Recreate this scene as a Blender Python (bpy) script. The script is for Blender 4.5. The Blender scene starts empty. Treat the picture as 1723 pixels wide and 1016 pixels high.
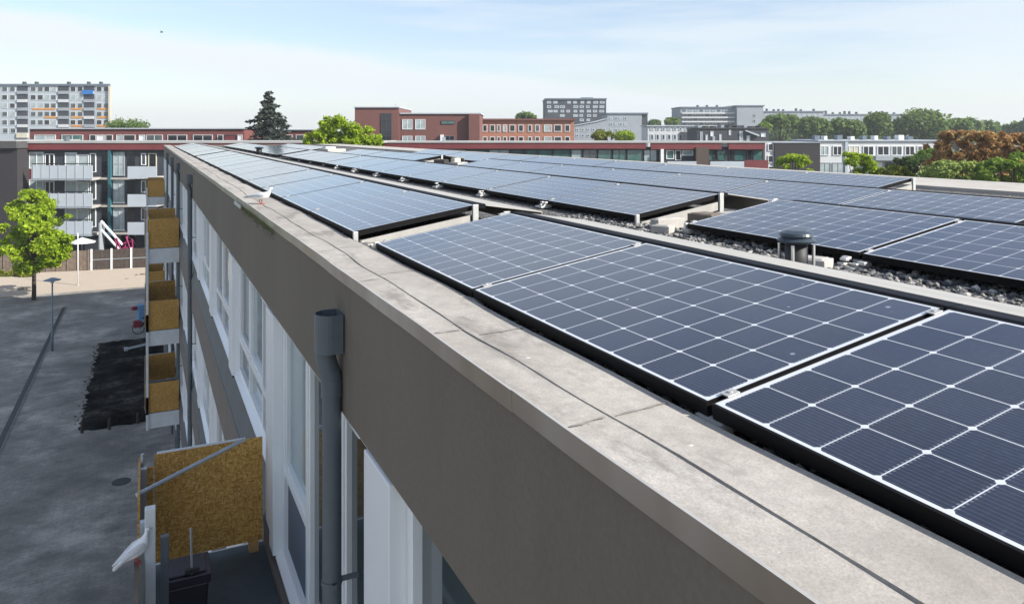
import bpy, math, random
from mathutils import Vector, Matrix
import numpy as np

R = math.radians
S = bpy.context.scene
COL = S.collection

# ------------------------------------------------------------------ camera, light, exposure
F = 1276.0; CX = 861.5; CY = 223.7; YAW = R(25.73); H = 12.0
cy_, sy_ = math.cos(YAW), math.sin(YAW)
cam = bpy.data.cameras.new('camera'); camo = bpy.data.objects.new('camera', cam); COL.objects.link(camo)
camo.location = (0, 0, H); camo.rotation_euler = (math.pi / 2, 0, -YAW)
cam.sensor_width = 36; cam.lens = 36 * F / 1723
cam.shift_y = -(508 - CY) / 1723; cam.shift_x = 0
cam.clip_start = 0.05; cam.clip_end = 4000
S.camera = camo

SUN = Vector((11, -13, 11.24)).normalized()
SUN_EL = math.asin(SUN.z); SUN_AZ = math.atan2(SUN.x, SUN.y)
sun = bpy.data.lights.new('sun', 'SUN'); suno = bpy.data.objects.new('sun', sun); COL.objects.link(suno)
sun.energy = 4.2; sun.angle = R(0.53); sun.color = (1.0, 0.95, 0.87)
suno.rotation_euler = (-SUN).to_track_quat('-Z', 'Y').to_euler(); suno.location = (30, -30, 40)

S.view_settings.view_transform = 'Standard'; S.view_settings.look = 'None'
S.view_settings.exposure = 0.95; S.view_settings.gamma = 1.0

W = bpy.data.worlds.new('World'); S.world = W; W.use_nodes = True
def build_world():
    nt = W.node_tree; N = nt.nodes; L = nt.links
    bg = N['Background']
    sky = N.new('ShaderNodeTexSky'); sky.sky_type = 'NISHITA'; sky.sun_disc = False
    sky.sun_elevation = SUN_EL; sky.sun_rotation = SUN_AZ; sky.air_density = 1.0; sky.dust_density = 0.6; sky.ozone_density = 1.3
    tc = N.new('ShaderNodeTexCoord')
    def m(op, a, b=None, c=None, clamp=False):
        n = N.new('ShaderNodeMath'); n.operation = op; n.use_clamp = clamp
        for i, x in enumerate((a, b, c)):
            if x is None: continue
            if hasattr(x, 'links') or hasattr(x, 'is_linked'): L.new(x, n.inputs[i])
            else: n.inputs[i].default_value = x
        return n.outputs[0]
    def dot(vec):
        n = N.new('ShaderNodeVectorMath'); n.operation = 'DOT_PRODUCT'; L.new(tc.outputs['Generated'], n.inputs[0]); n.inputs[1].default_value = vec
        return n.outputs['Value']
    r = dot((cy_, -sy_, 0)); f = dot((sy_, cy_, 0)); e = dot((0, 0, 1))
    az = m('ARCTAN2', r, f)
    def noise(sx, sz, scale, detail=6, rough=.55, off=0):
        cb = N.new('ShaderNodeCombineXYZ')
        L.new(m('MULTIPLY_ADD', az, sx, off), cb.inputs[0]); L.new(m('MULTIPLY', e, sz), cb.inputs[1])
        cb.inputs[2].default_value = off
        n = N.new('ShaderNodeTexNoise'); n.inputs['Scale'].default_value = scale; n.inputs['Detail'].default_value = detail; n.inputs['Roughness'].default_value = rough
        L.new(cb.outputs[0], n.inputs['Vector']); return n.outputs['Fac']
    def sstep(x, a, b):
        n = N.new('ShaderNodeMapRange'); n.interpolation_type = 'SMOOTHSTEP'; L.new(x, n.inputs[0])
        n.inputs[1].default_value = a; n.inputs[2].default_value = b; return n.outputs[0]
    n1 = noise(1.0, 5.0, 5.0, 8, .6)
    n2 = noise(1.0, 9.0, 3.0, 6, .55, 4.3)
    # long cloud bank, its upper edge sinking from left to right
    edge = m('MULTIPLY_ADD', az, -0.105, 0.083)
    dlt = m('SUBTRACT', m('ADD', edge, m('MULTIPLY', m('SUBTRACT', n1, .5), .05)), e)
    bank = m('MULTIPLY', sstep(dlt, -.004, .022), m('MULTIPLY_ADD', sstep(dlt, .03, .085), -.55, 1.0))
    # thin veil, thicker on the right; unseen overhead cover added for panel reflections and ambient
    veil = m('MULTIPLY', sstep(m('ADD', n2, m('MULTIPLY', az, .22)), .40, .72), .62)
    high = m('MULTIPLY', sstep(noise(1.2, 2.2, 2.6, 8, .6, 9.1), .32, .66), .75)
    low = m('MULTIPLY', sstep(e, .10, .01), .72)
    mask = m('MAXIMUM', m('MAXIMUM', bank, veil), m('MAXIMUM', m('MULTIPLY', high, sstep(e, .12, .3)), low), clamp=True)
    mask = m('MULTIPLY', m('MULTIPLY_ADD', mask, .78, .17), m('MULTIPLY_ADD', sstep(e, .17, .45), -.52, 1.0))  # cover cut above the view to make the ambient light bluer
    mix = N.new('ShaderNodeMix'); mix.data_type = 'RGBA'
    L.new(mask, mix.inputs[0]); sm = N.new('ShaderNodeMix'); sm.data_type = 'RGBA'; sm.blend_type = 'MULTIPLY'; sm.inputs[0].default_value = 1.0; L.new(sky.outputs[0], sm.inputs[6]); sm.inputs[7].default_value = (.88, .87, .93, 1); L.new(sm.outputs[2], mix.inputs[6]); mix.inputs[7].default_value = (4.75, 5.08, 5.30, 1)
    L.new(mix.outputs[2], bg.inputs['Color']); bg.inputs['Strength'].default_value = 0.10
build_world()

# ------------------------------------------------------------------ helpers
def P(u, v, d):
    xc = (u - CX) / F * d
    return Vector((xc * cy_ + d * sy_, -xc * sy_ + d * cy_, H - (v - CY) / F * d))
def G(u, v, z=0.0):
    return P(u, v, (H - z) * F / (v - CY))

class MB:
    def __init__(s): s.v = []; s.f = []; s.m = []
    def face(s, pts, m=0):
        b = len(s.v); s.v += [tuple(p) for p in pts]; s.f.append(tuple(range(b, b + len(pts)))); s.m.append(m)
    def box(s, x0, x1, y0, y1, z0, z1, m=0):
        b = len(s.v)
        s.v += [(x0, y0, z0), (x1, y0, z0), (x1, y1, z0), (x0, y1, z0), (x0, y0, z1), (x1, y0, z1), (x1, y1, z1), (x0, y1, z1)]
        for q in ((0, 3, 2, 1), (4, 5, 6, 7), (0, 1, 5, 4), (1, 2, 6, 5), (2, 3, 7, 6), (3, 0, 4, 7)):
            s.f.append(tuple(b + i for i in q)); s.m.append(m)
        return s
    def prism(s, poly, y0, y1, m=0, axis='y'):
        n = len(poly); b = len(s.v)
        for y in (y0, y1):
            for p in poly:
                s.v.append((p[0], y, p[1]) if axis == 'y' else ((y, p[0], p[1]) if axis == 'x' else (p[0], p[1], y)))
        s.f.append(tuple(b + i for i in range(n))); s.m.append(m)
        s.f.append(tuple(b + n + i for i in reversed(range(n)))); s.m.append(m)
        for i in range(n):
            j = (i + 1) % n
            s.f.append((b + j, b + i, b + n + i, b + n + j)); s.m.append(m)
        return s
    def tube(s, pts, r, n=8, m=0, caps=True):
        pts = [Vector(p) for p in pts]; k = len(pts)
        rr = r if isinstance(r, (list, tuple)) else [r] * k
        b = len(s.v); ref = None
        for i, p in enumerate(pts):
            t = (pts[min(i + 1, k - 1)] - pts[max(i - 1, 0)]).normalized()
            if ref is None: ref = t.orthogonal().normalized()
            ref = (ref - t * ref.dot(t)).normalized(); bi = t.cross(ref)
            for a in range(n):
                an = 2 * math.pi * a / n
                s.v.append(tuple(p + (ref * math.cos(an) + bi * math.sin(an)) * rr[i]))
        for i in range(k - 1):
            for a in range(n):
                a2 = (a + 1) % n
                s.f.append((b + i * n + a, b + i * n + a2, b + (i + 1) * n + a2, b + (i + 1) * n + a)); s.m.append(m)
        if caps:
            s.f.append(tuple(b + a for a in reversed(range(n)))); s.m.append(m)
            s.f.append(tuple(b + (k - 1) * n + a for a in range(n))); s.m.append(m)
        return s
    def lathe(s, prof, c=(0, 0, 0), n=24, m=0):
        b = len(s.v); k = len(prof)
        for r, z in prof:
            for a in range(n):
                an = 2 * math.pi * a / n
                s.v.append((c[0] + r * math.cos(an), c[1] + r * math.sin(an), c[2] + z))
        for i in range(k - 1):
            for a in range(n):
                a2 = (a + 1) % n
                s.f.append((b + i * n + a, b + i * n + a2, b + (i + 1) * n + a2, b + (i + 1) * n + a)); s.m.append(m)
        s.f.append(tuple(b + a for a in reversed(range(n)))); s.m.append(m)
        s.f.append(tuple(b + (k - 1) * n + a for a in range(n))); s.m.append(m)
        return s
    def mesh(s, name, mats, smooth=False):
        me = bpy.data.meshes.new(name); me.from_pydata(s.v, [], s.f)
        for mt in (mats if isinstance(mats, (list, tuple)) else [mats]): me.materials.append(mt)
        me.polygons.foreach_set('material_index', s.m)
        if smooth: me.polygons.foreach_set('use_smooth', [True] * len(s.f))
        me.update(); return me
    def build(s, name, mats, parent=None, smooth=False, bevel=0.0, loc=None):
        return link(name, s.mesh(name, mats, smooth), parent, bevel, loc)

def link(name, me, parent=None, bevel=0.0, loc=None):
    o = bpy.data.objects.new(name, me); COL.objects.link(o)
    if parent is not None: o.parent = parent
    if loc is not None: o.location = loc
    if bevel:
        b = o.modifiers.new('bevel', 'BEVEL'); b.width = bevel; b.segments = 2; b.limit_method = 'ANGLE'; b.angle_limit = R(40)
    return o
def empty(name, loc=(0, 0, 0), rz=0.0):
    o = bpy.data.objects.new(name, None); COL.objects.link(o); o.location = loc; o.rotation_euler = (0, 0, rz); o.empty_display_size = .2; return o
def tag(o, label=None, cat=None, group=None, kind=None):
    if label: o['label'] = label
    if cat: o['category'] = cat
    if group: o['group'] = group
    if kind: o['kind'] = kind
    return o
def thing(name, label, cat, loc=(0, 0, 0), rz=0.0, group=None):
    return tag(empty(name, loc, rz), label, cat, group)

# ------------------------------------------------------------------ materials
class NT:
    def __init__(s, name):
        s.mat = bpy.data.materials.new(name); s.mat.use_nodes = True; s.t = s.mat.node_tree; s.N = s.t.nodes; s.L = s.t.links
        s.b = s.N['Principled BSDF']; s.tc = s.N.new('ShaderNodeTexCoord')
    def inp(s, sock, x):
        if isinstance(x, (int, float)): sock.default_value = x
        elif isinstance(x, (tuple, list)): sock.default_value = tuple(x) + ((1,) if len(x) == 3 and len(sock.default_value) == 4 else ())
        else: s.L.new(x, sock)
    def set(s, **k):
        for n, x in k.items(): s.inp(s.b.inputs[n.replace('_', ' ')], x)
        return s
    def m(s, op, a, b=None, c=None, clamp=False):
        n = s.N.new('ShaderNodeMath'); n.operation = op; n.use_clamp = clamp
        for i, x in enumerate((a, b, c)):
            if x is not None: s.inp(n.inputs[i], x)
        return n.outputs[0]
    def mapping(s, scale=(1, 1, 1), src='Object', loc=(0, 0, 0)):
        n = s.N.new('ShaderNodeMapping'); s.L.new(s.tc.outputs[src], n.inputs[0]); n.inputs['Scale'].default_value = scale; n.inputs['Location'].default_value = loc
        return n.outputs[0]
    def noise(s, scale, detail=5, rough=.6, vec=None, out='Fac', dist=0):
        n = s.N.new('ShaderNodeTexNoise'); s.L.new(vec if vec is not None else s.tc.outputs['Object'], n.inputs['Vector'])
        n.inputs['Scale'].default_value = scale; n.inputs['Detail'].default_value = detail; n.inputs['Roughness'].default_value = rough; n.inputs['Distortion'].default_value = dist
        return n.outputs[out]
    def vor(s, scale, vec=None, out='Distance', feature='F1', rnd=1.0):
        n = s.N.new('ShaderNodeTexVoronoi'); n.feature = feature; s.L.new(vec if vec is not None else s.tc.outputs['Object'], n.inputs['Vector'])
        n.inputs['Scale'].default_value = scale; n.inputs['Randomness'].default_value = rnd; return n.outputs[out]
    def ramp(s, fac, *stops):
        n = s.N.new('ShaderNodeValToRGB'); s.inp(n.inputs[0], fac); e = n.color_ramp.elements
        while len(e) < len(stops): e.new(.5)
        for el, (p, c) in zip(e, stops):
            el.position = p; el.color = (c, c, c, 1) if isinstance(c, (int, float)) else tuple(c) + (1,)
        return n.outputs[0]
    def mix(s, fac, a, b, blend='MIX'):
        n = s.N.new('ShaderNodeMix'); n.data_type = 'RGBA'; n.blend_type = blend
        s.inp(n.inputs[0], fac); s.inp(n.inputs[6], a if not isinstance(a, tuple) else a + (1,) * (4 - len(a))); s.inp(n.inputs[7], b if not isinstance(b, tuple) else b + (1,) * (4 - len(b)))
        return n.outputs[2]
    def bump(s, h, strength=.3, dist=.01):
        n = s.N.new('ShaderNodeBump'); n.inputs['Strength'].default_value = strength; n.inputs['Distance'].default_value = dist
        s.L.new(h, n.inputs['Height']); s.L.new(n.outputs[0], s.b.inputs['Normal']); return s

def paint(name, c, rough=.55, var=.12, scale=3.0, metal=0.0, spec=.5, bump=0.0):
    n = NT(name)
    f = n.noise(scale, 5, .65)
    lo = tuple(x * (1 - var) for x in c); hi = tuple(min(1, x * (1 + var)) for x in c)
    n.set(Base_Color=n.ramp(f, (.3, lo), (.7, hi)), Roughness=rough, Metallic=metal)
    n.b.inputs['Specular IOR Level'].default_value = spec
    if bump: n.bump(n.noise(scale * 12, 4, .6), bump, .004)
    return n.mat

M = {}
def mats():
    M['white'] = paint('white_paint', (.74, .76, .77), .45, .06, 2.0)
    M['upvc'] = paint('white_upvc', (.87, .885, .89), .32, .04, 1.5)
    M['white_steel'] = paint('white_steel', (.66, .69, .70), .5, .10, 5.0)
    M['grey_pvc'] = paint('grey_pvc', (.105, .125, .142), .42, .10, 6.0)
    M['frame_black'] = paint('black_anodised', (.006, .0055, .006), .55, .25, 4.0, spec=.15)
    M['alu'] = paint('aluminium', (.62, .62, .61), .38, .12, 9.0, .85)
    M['galv'] = paint('galvanised_clamp', (.50, .50, .49), .45, .15, 12.0, .35)
    M['strip_black'] = paint('black_sheet', (.007, .008, .012), .6, .3, 3.0, spec=.12)
    M['rubber'] = paint('black_rubber', (.02, .02, .022), .6, .2, 8)
    M['dark_plastic'] = paint('dark_plum_plastic', (.022, .016, .026), .35, .25, 6)
    M['steel_tube'] = paint('steel_tube', (.42, .46, .50), .38, .1, 8, .6)
    M['tile_slate'] = None
    # galvanised deflector sheet, dusty
    n = NT('dusty_sheet'); f = n.noise(2.2, 7, .7, n.mapping((3, .5, 1))); g = n.noise(40, 3, .6)
    n.set(Base_Color=n.mix(n.m('MULTIPLY', g, .35), n.ramp(f, (.3, (.33, .32, .295)), (.7, (.45, .435, .405))), (.26, .25, .23)), Roughness=.6)
    n.bump(f, .1, .01); M['sheet'] = n.mat
    # roofing felt on the parapet
    n = NT('parapet_felt'); big = n.noise(1.3, 6, .65, n.mapping((1.6, .7, 1))); mid = n.noise(14, 6, .7); fine = n.noise(160, 3, .7)
    base = n.ramp(big, (.28, (.30, .275, .245)), (.5, (.43, .40, .362)), (.72, (.53, .50, .46)))
    base = n.mix(n.ramp(mid, (.38, 0.0), (.72, .7)), base, (.27, .255, .235))
    base = n.mix(n.m('MULTIPLY', n.ramp(fine, (.4, 0.0), (.65, 1.0)), .50), base, (.24, .215, .19))
    wv_ = n.N.new('ShaderNodeVectorMath'); wv_.operation = 'ADD'; n.L.new(n.tc.outputs['Object'], wv_.inputs[0]); wm = n.N.new('ShaderNodeVectorMath'); wm.operation = 'SCALE'; wm.inputs['Scale'].default_value = .06; n.L.new(n.noise(16, 4, .7, None, 'Color'), wm.inputs[0]); n.L.new(wm.outputs[0], wv_.inputs[1]); sp = n.vor(10.0, wv_.outputs[0], 'Distance'); spn = n.noise(3.1, 2, .5)
    drop = n.m('MULTIPLY', n.m('LESS_THAN', n.m('ADD', sp, n.m('MULTIPLY', n.noise(60, 3, .6), .10)), .12), n.m('GREATER_THAN', spn, .60))
    base = n.mix(n.m('MULTIPLY', drop, .7), base, (.68, .66, .62))
    st = n.noise(1.9, 5, .7, n.mapping((2.4, .9, 1), loc=(3, 7, 0)))
    base = n.mix(n.ramp(st, (.54, 0.0), (.66, .65)), base, (.17, .155, .14))
    n.set(Base_Color=base, Roughness=.88); n.b.inputs['Specular IOR Level'].default_value = .3
    n.bump(n.m('ADD', n.m('MULTIPLY', fine, .5), mid), .35, .004); M['felt'] = n.mat
    M['bitumen'] = paint('bitumen_seam', (.25, .23, .205), .75, .3, 20)
    # edge trim: brushed aluminium, brown and silver reflections painted in as soft tone changes
    n = NT('edge_trim'); f = n.noise(1.1, 4, .6, n.mapping((.2, 1.2, .2))); g = n.noise(30, 4, .6, n.mapping((1, .15, 4)))
    n.set(Base_Color=n.ramp(f, (.3, (.32, .265, .215)), (.7, (.58, .57, .56))), Metallic=.9, Roughness=n.m('MULTIPLY_ADD', g, .25, .22)); M['trim'] = n.mat
    M['lip'] = paint('sunlit_edge', (.52, .50, .47), .4, .1, 6, .2)  # top edge of the trim, painted paler for the sun it catches
    # rendered facade, grey brown
    n = NT('grey_render'); f = n.noise(.7, 6, .6, n.mapping((1, 1, .35))); g = n.noise(55, 5, .7); q = n.noise(5, 5, .6, n.mapping((1, 1, .25)))
    c = n.ramp(f, (.3, (.158, .133, .106)), (.7, (.196, .166, .132)))
    c = n.mix(n.m('MULTIPLY', n.ramp(g, (.35, 0.0), (.7, 1.0)), .42), c, (.115, .096, .076))
    c = n.mix(n.m('MULTIPLY', n.ramp(q, (.5, 0.0), (.8, 1.0)), .28), c, (.12, .102, .084))
    n.set(Base_Color=c, Roughness=.9); n.bump(g, .35, .004); M['render'] = n.mat
    M['band'] = paint('brown_band', (.17, .145, .13), .7, .08, 2.5, bump=.1)
    M['slate'] = paint('slate_apron', (.085, .10, .115), .5, .16, 2.0)
    M['core'] = paint('dark_interior', (.03, .03, .032), .9)
    # glass
    n = NT('window_glass'); f = n.noise(.5, 3, .5)
    n.set(Base_Color=n.ramp(f, (.35, (.03, .045, .05)), (.65, (.09, .115, .12))), Roughness=.04, Specular_IOR_Level=.9); M['glass'] = n.mat
    n = NT('glass_green'); f = n.noise(.35, 2, .5)
    n.set(Base_Color=n.ramp(f, (.35, (.03, .09, .085)), (.65, (.10, .22, .20))), Roughness=.05, Specular_IOR_Level=.8); M['glass_green'] = n.mat
    n = NT('glass_curtain'); f = n.noise(.6, 2, .5)
    n.set(Base_Color=n.ramp(f, (.35, (.25, .32, .34)), (.65, (.45, .5, .5))), Roughness=.08, Specular_IOR_Level=.7); M['glass_pale'] = n.mat
    M['glass_dark'] = paint('glass_dark', (.012, .015, .02), .08, .3, 1, spec=.7)
    # OSB board
    n = NT('osb_board')
    a = n.vor(34, n.mapping((1, 1, 3.2)), 'Color'); b2 = n.vor(38, n.mapping((3.0, 3.0, 1.0), loc=(3, 2, 1)), 'Color'); sel = n.noise(30, 1, .5)
    sep = n.N.new('ShaderNodeSeparateColor'); n.L.new(n.mix(n.m('GREATER_THAN', sel, .5), a, b2), sep.inputs[0])
    c = n.ramp(sep.outputs[0], (.0, (.34, .15, .026)), (.35, (.52, .27, .055)), (.7, (.64, .37, .09)), (1.0, (.76, .50, .17)))
    dk = n.noise(34, 5, .7, n.mapping((1.5, 1.5, 1.0)))
    c = n.mix(n.ramp(dk, (.60, 0.0), (.68, .75)), c, (.10, .05, .018))
    c = n.mix(n.m('MULTIPLY', n.noise(2.2, 3, .5), .35), c, (.20, .115, .035))
    n.set(Base_Color=c, Roughness=.72); n.bump(sep.outputs[1], .25, .003); M['osb'] = n.mat
    M['plank'] = paint('timber_plank', (.42, .25, .09), .7, .25, 8)
    M['wood_grey'] = paint('weathered_timber', (.16, .13, .105), .85, .3, 4, bump=.3)
    M['fence_dark'] = paint('stained_boards', (.055, .042, .036), .8, .3, 3, bump=.3)
    M['fence_brown'] = paint('brown_boards', (.15, .115, .09), .85, .35, 3, bump=.3)
    M['concrete'] = paint('concrete', (.40, .38, .35), .85, .2, 6, bump=.3)
    M['balcony_floor'] = paint('balcony_floor', (.045, .065, .08), .55, .25, 3)
    M['blue_grey'] = paint('blue_grey_metal', (.15, .20, .25), .45, .1, 4)
    M['teal'] = paint('teal_paint', (.03, .11, .135), .5, .1, 3)
    M['pink'] = paint('pink_paint', (.30, .025, .11), .5, .1, 3)
    M['red_bag'] = paint('red_fabric', (.22, .02, .035), .8, .2, 8)
    M['blue_bag'] = paint('blue_fabric', (.16, .32, .52), .7, .15, 8)
    M['moss'] = paint('moss', (.20, .24, .05), .95, .45, 18, bump=.6)
    # gravel roof
    n = NT('roof_gravel'); v = n.vor(42, None, 'Distance'); cv = n.vor(42, None, 'Color'); sep = n.N.new('ShaderNodeSeparateColor'); n.L.new(cv, sep.inputs[0])
    c = n.ramp(sep.outputs[0], (0, (.05, .05, .055)), (.5, (.16, .155, .15)), (1, (.36, .34, .32)))
    n.set(Base_Color=n.mix(n.ramp(v, (.3, 0.0), (.7, .8)), c, (.02, .02, .02)), Roughness=.8); n.bump(n.m('SUBTRACT', 1.0, v), .9, .02); M['gravel'] = n.mat
    n = NT('pebble'); geo = n.N.new('ShaderNodeNewGeometry')
    c = n.ramp(geo.outputs['Random Per Island'], (0, (.022, .025, .03)), (.35, (.065, .07, .078)), (.65, (.15, .145, .14)), (.88, (.28, .265, .24)), (1, (.48, .46, .43)))
    n.set(Base_Color=c, Roughness=.7); M['pebble'] = n.mat
    # roof strip on the far side
    M['pale_roof'] = paint('pale_roofing', (.42, .39, .35), .85, .16, 1.2, bump=.15)
    # solar cells
    n = NT('solar_cells'); s2 = n.N.new('ShaderNodeSeparateXYZ'); n.L.new(n.tc.outputs['Object'], s2.inputs[0])
    cu = n.m('DIVIDE', n.m('SUBTRACT', s2.outputs[1], .0195), .158); cv = n.m('DIVIDE', n.m('SUBTRACT', s2.outputs[0], .02), .158)
    fu = n.m('ABSOLUTE', n.m('SUBTRACT', n.m('FRACT', cu), .5)); fv = n.m('ABSOLUTE', n.m('SUBTRACT', n.m('FRACT', cv), .5))
    ins = n.m('MULTIPLY', n.m('MULTIPLY', n.m('GREATER_THAN', cu, 0), n.m('LESS_THAN', cu, 10)), n.m('MULTIPLY', n.m('GREATER_THAN', cv, 0), n.m('LESS_THAN', cv, 6)))
    cell = n.m('MULTIPLY', ins, n.m('MULTIPLY', n.m('LESS_THAN', n.m('MAXIMUM', fu, fv), .4900), n.m('LESS_THAN', n.m('ADD', fu, fv), .922)))
    wire = n.m('LESS_THAN', n.m('ABSOLUTE', n.m('SUBTRACT', n.m('FRACT', n.m('MULTIPLY', cv, 12.0)), .5)), .10)
    tick = n.m('MULTIPLY', n.m('GREATER_THAN', fu, .452), n.m('LESS_THAN', n.m('ABSOLUTE', n.m('SUBTRACT', n.m('FRACT', n.m('MULTIPLY', cv, 12.0)), .5)), .26))
    # slight tone change from cell to cell
    cb = n.N.new('ShaderNodeCombineXYZ'); n.L.new(n.m('FLOOR', cu), cb.inputs[0]); n.L.new(n.m('FLOOR', cv), cb.inputs[1])
    oi = n.N.new('ShaderNodeObjectInfo'); n.L.new(n.m('MULTIPLY', oi.outputs['Random'], 50.0), cb.inputs[2])
    wn = n.N.new('ShaderNodeTexWhiteNoise'); n.L.new(cb.outputs[0], wn.inputs['Vector'])
    tone = n.ramp(wn.outputs['Value'], (0, (.0044, .0070, .0205)), (1, (.0088, .0128, .033)))
    tone = n.mix(n.m('MULTIPLY', wire, .40), tone, (.075, .08, .11))
    tone = n.mix(n.m('MULTIPLY', tick, .35), tone, (.25, .26, .30))
    col = n.mix(cell, (.60, .62, .65), tone)
    wv = n.N.new('ShaderNodeVectorMath'); wv.operation = 'ADD'; n.L.new(n.tc.outputs['Object'], wv.inputs[0]); n.L.new(oi.outputs['Location'], wv.inputs[1])
    d1 = n.noise(2.3, 6, .65, wv.outputs[0]); d2 = n.noise(60, 4, .75, wv.outputs[0])
    fl = n.vor(7.0, wv.outputs[0]); fleck = n.m('MULTIPLY', n.m('LESS_THAN', n.m('ADD', fl, n.m('MULTIPLY', d2, .05)), .085), n.m('GREATER_THAN', n.noise(1.7, 2, .5, wv.outputs[0]), .47)); smear = n.ramp(n.noise(5, 6, .75, n.mapping((1, 3.5, 1), loc=(5, 2, 0))), (.62, 0.0), (.78, .16))
    dust = n.m('MULTIPLY', n.ramp(d1, (.35, .25), (.75, 1.0)), n.m('MULTIPLY_ADD', n.ramp(d2, (.5, 0.0), (.75, 1.0)), .06, .008))
    dust = n.m('MAXIMUM', n.m('MAXIMUM', dust, n.m('MULTIPLY', fleck, .55)), smear)
    n.set(Base_Color=n.mix(dust, col, (.36, .42, .54)), Roughness=.45, Coat_Weight=1.0, Coat_Roughness=n.m('MULTIPLY_ADD', d1, .10, .03), Coat_IOR=1.5, Sheen_Weight=.08, Sheen_Roughness=.25, Sheen_Tint=(.58, .77, 1.0), Specular_IOR_Level=.15)
    M['cells'] = n.mat
    # ground materials
    n = NT('plaza_paving'); f = n.noise(.26, 9, .74, None, 'Fac', .2); g = n.noise(1.1, 7, .72, n.mapping((.8, 1.1, 1))); h = n.noise(9, 5, .7)
    c = n.ramp(f, (.32, (.155, .146, .132)), (.5, (.275, .258, .232)), (.64, (.50, .47, .42)))
    c = n.mix(n.ramp(g, (.45, 0.0), (.75, .7)), c, (.085, .083, .080))
    c = n.mix(n.ramp(h, (.5, 0.0), (.85, .35)), c, (.24, .23, .22))
    br = n.N.new('ShaderNodeTexBrick'); n.L.new(n.mapping((1, 1, 1)), br.inputs['Vector']); br.inputs['Scale'].default_value = 1.6; br.inputs['Mortar Size'].default_value = .012
    br.inputs['Color1'].default_value = (0, 0, 0, 1); br.inputs['Color2'].default_value = (.25, .25, .25, 1); br.inputs['Mortar'].default_value = (1, 1, 1, 1)
    c = n.mix(n.m('MULTIPLY', br.outputs[0], .38), c, (.06, .058, .054))
    n.set(Base_Color=c, Roughness=.85); n.bump(h, .3, .02); M['plaza'] = n.mat
    n = NT('sandy_path'); br = n.N.new('ShaderNodeTexBrick'); n.L.new(n.mapping((1, 1, 1)), br.inputs['Vector']); br.inputs['Scale'].default_value = 3
    br.inputs['Color1'].default_value = (.40, .33, .26, 1); br.inputs['Color2'].default_value = (.46, .385, .31, 1); br.inputs['Mortar'].default_value = (.30, .25, .20, 1)
    n.set(Base_Color=n.mix(n.m('MULTIPLY', n.noise(.8, 6, .65), .5), br.outputs[0], (.52, .45, .36)), Roughness=.9); M['path'] = n.mat
    n = NT('soil'); f = n.noise(.55, 9, .78); c = n.ramp(f, (.38, (.006, .006, .006)), (.52, (.026, .025, .023)), (.66, (.12, .114, .103)))
    n.set(Base_Color=c, Roughness=1.0, Specular_IOR_Level=.03); n.bump(n.noise(6, 6, .7), .8, .08); M['soil'] = n.mat
    n = NT('outer_ground'); f = n.noise(.03, 6, .6); n.set(Base_Color=n.ramp(f, (.35, (.05, .07, .03)), (.65, (.12, .12, .09))), Roughness=.95); M['ground'] = n.mat
    M['gutter'] = paint('gutter_grate', (.028, .030, .034), .6, .3, 3)
    M['kerb'] = paint('kerb_stone', (.17, .168, .162), .85, .3, 2)
    # bricks
    def brick(name, c1, c2, mo, sc=6.0):
        n = NT(name); mp = n.N.new('ShaderNodeMapping'); n.L.new(n.tc.outputs['Object'], mp.inputs[0]); mp.inputs['Rotation'].default_value = (R(90), 0, 0)
        b = n.N.new('ShaderNodeTexBrick'); n.L.new(mp.outputs[0], b.inputs['Vector']); b.inputs['Scale'].default_value = sc
        b.inputs['Color1'].default_value = c1 + (1,); b.inputs['Color2'].default_value = c2 + (1,); b.inputs['Mortar'].default_value = mo + (1,)
        n.set(Base_Color=n.mix(n.m('MULTIPLY', n.noise(.25, 5, .6), .35), b.outputs[0], tuple(x * .7 for x in c1)), Roughness=.85); return n.mat
    M['brick_dark'] = brick('dark_brick', (.030, .028, .032), (.042, .038, .042), (.03, .028, .03), 4)
    M['brick_red'] = brick('red_brown_brick', (.155, .058, .050), (.19, .075, .062), (.15, .09, .08), 4)
    M['brick_orange'] = brick('orange_brick', (.36, .155, .10), (.42, .19, .125), (.34, .2, .15), 4)
    M['brick_wing'] = brick('wine_brick', (.17, .052, .048), (.20, .066, .058), (.15, .07, .065), 4)
    M['red_band'] = paint('red_fascia', (.165, .036, .040), .5, .12, .5)
    M['wall_slate'] = paint('dark_slate_wall', (.042, .048, .060), .7, .15, .8)
    M['wall_pale'] = paint('pale_wall', (.42, .465, .51), .75, .08, .4)
    M['wall_white'] = paint('white_wall', (.56, .57, .58), .75, .06, .4)
    M['wall_grey'] = paint('grey_wall', (.30, .33, .36), .8, .1, .3)
    M['wall_blue'] = paint('blue_grey_wall', (.13, .16, .20), .7, .12, .3)
    M['wall_dark'] = paint('charcoal_wall', (.045, .05, .06), .8, .15, .3)
    M['roof_grey'] = paint('grey_roofing', (.34, .34, .33), .85, .12, .5)
    M['roof_dark'] = paint('dark_roofing', (.07, .07, .07), .85, .15, .5)
    M['stair_brown'] = paint('brown_boarding', (.085, .06, .048), .8, .2, 1)
    M['orange_panel'] = paint('orange_panel', (.62, .26, .05), .6, .08, 1)
    M['blue_tarp'] = paint('blue_tarp', (.02, .16, .48), .5, .15, 2)
    M['cream'] = paint('cream_wall', (.60, .55, .44), .8, .1, .5)
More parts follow.
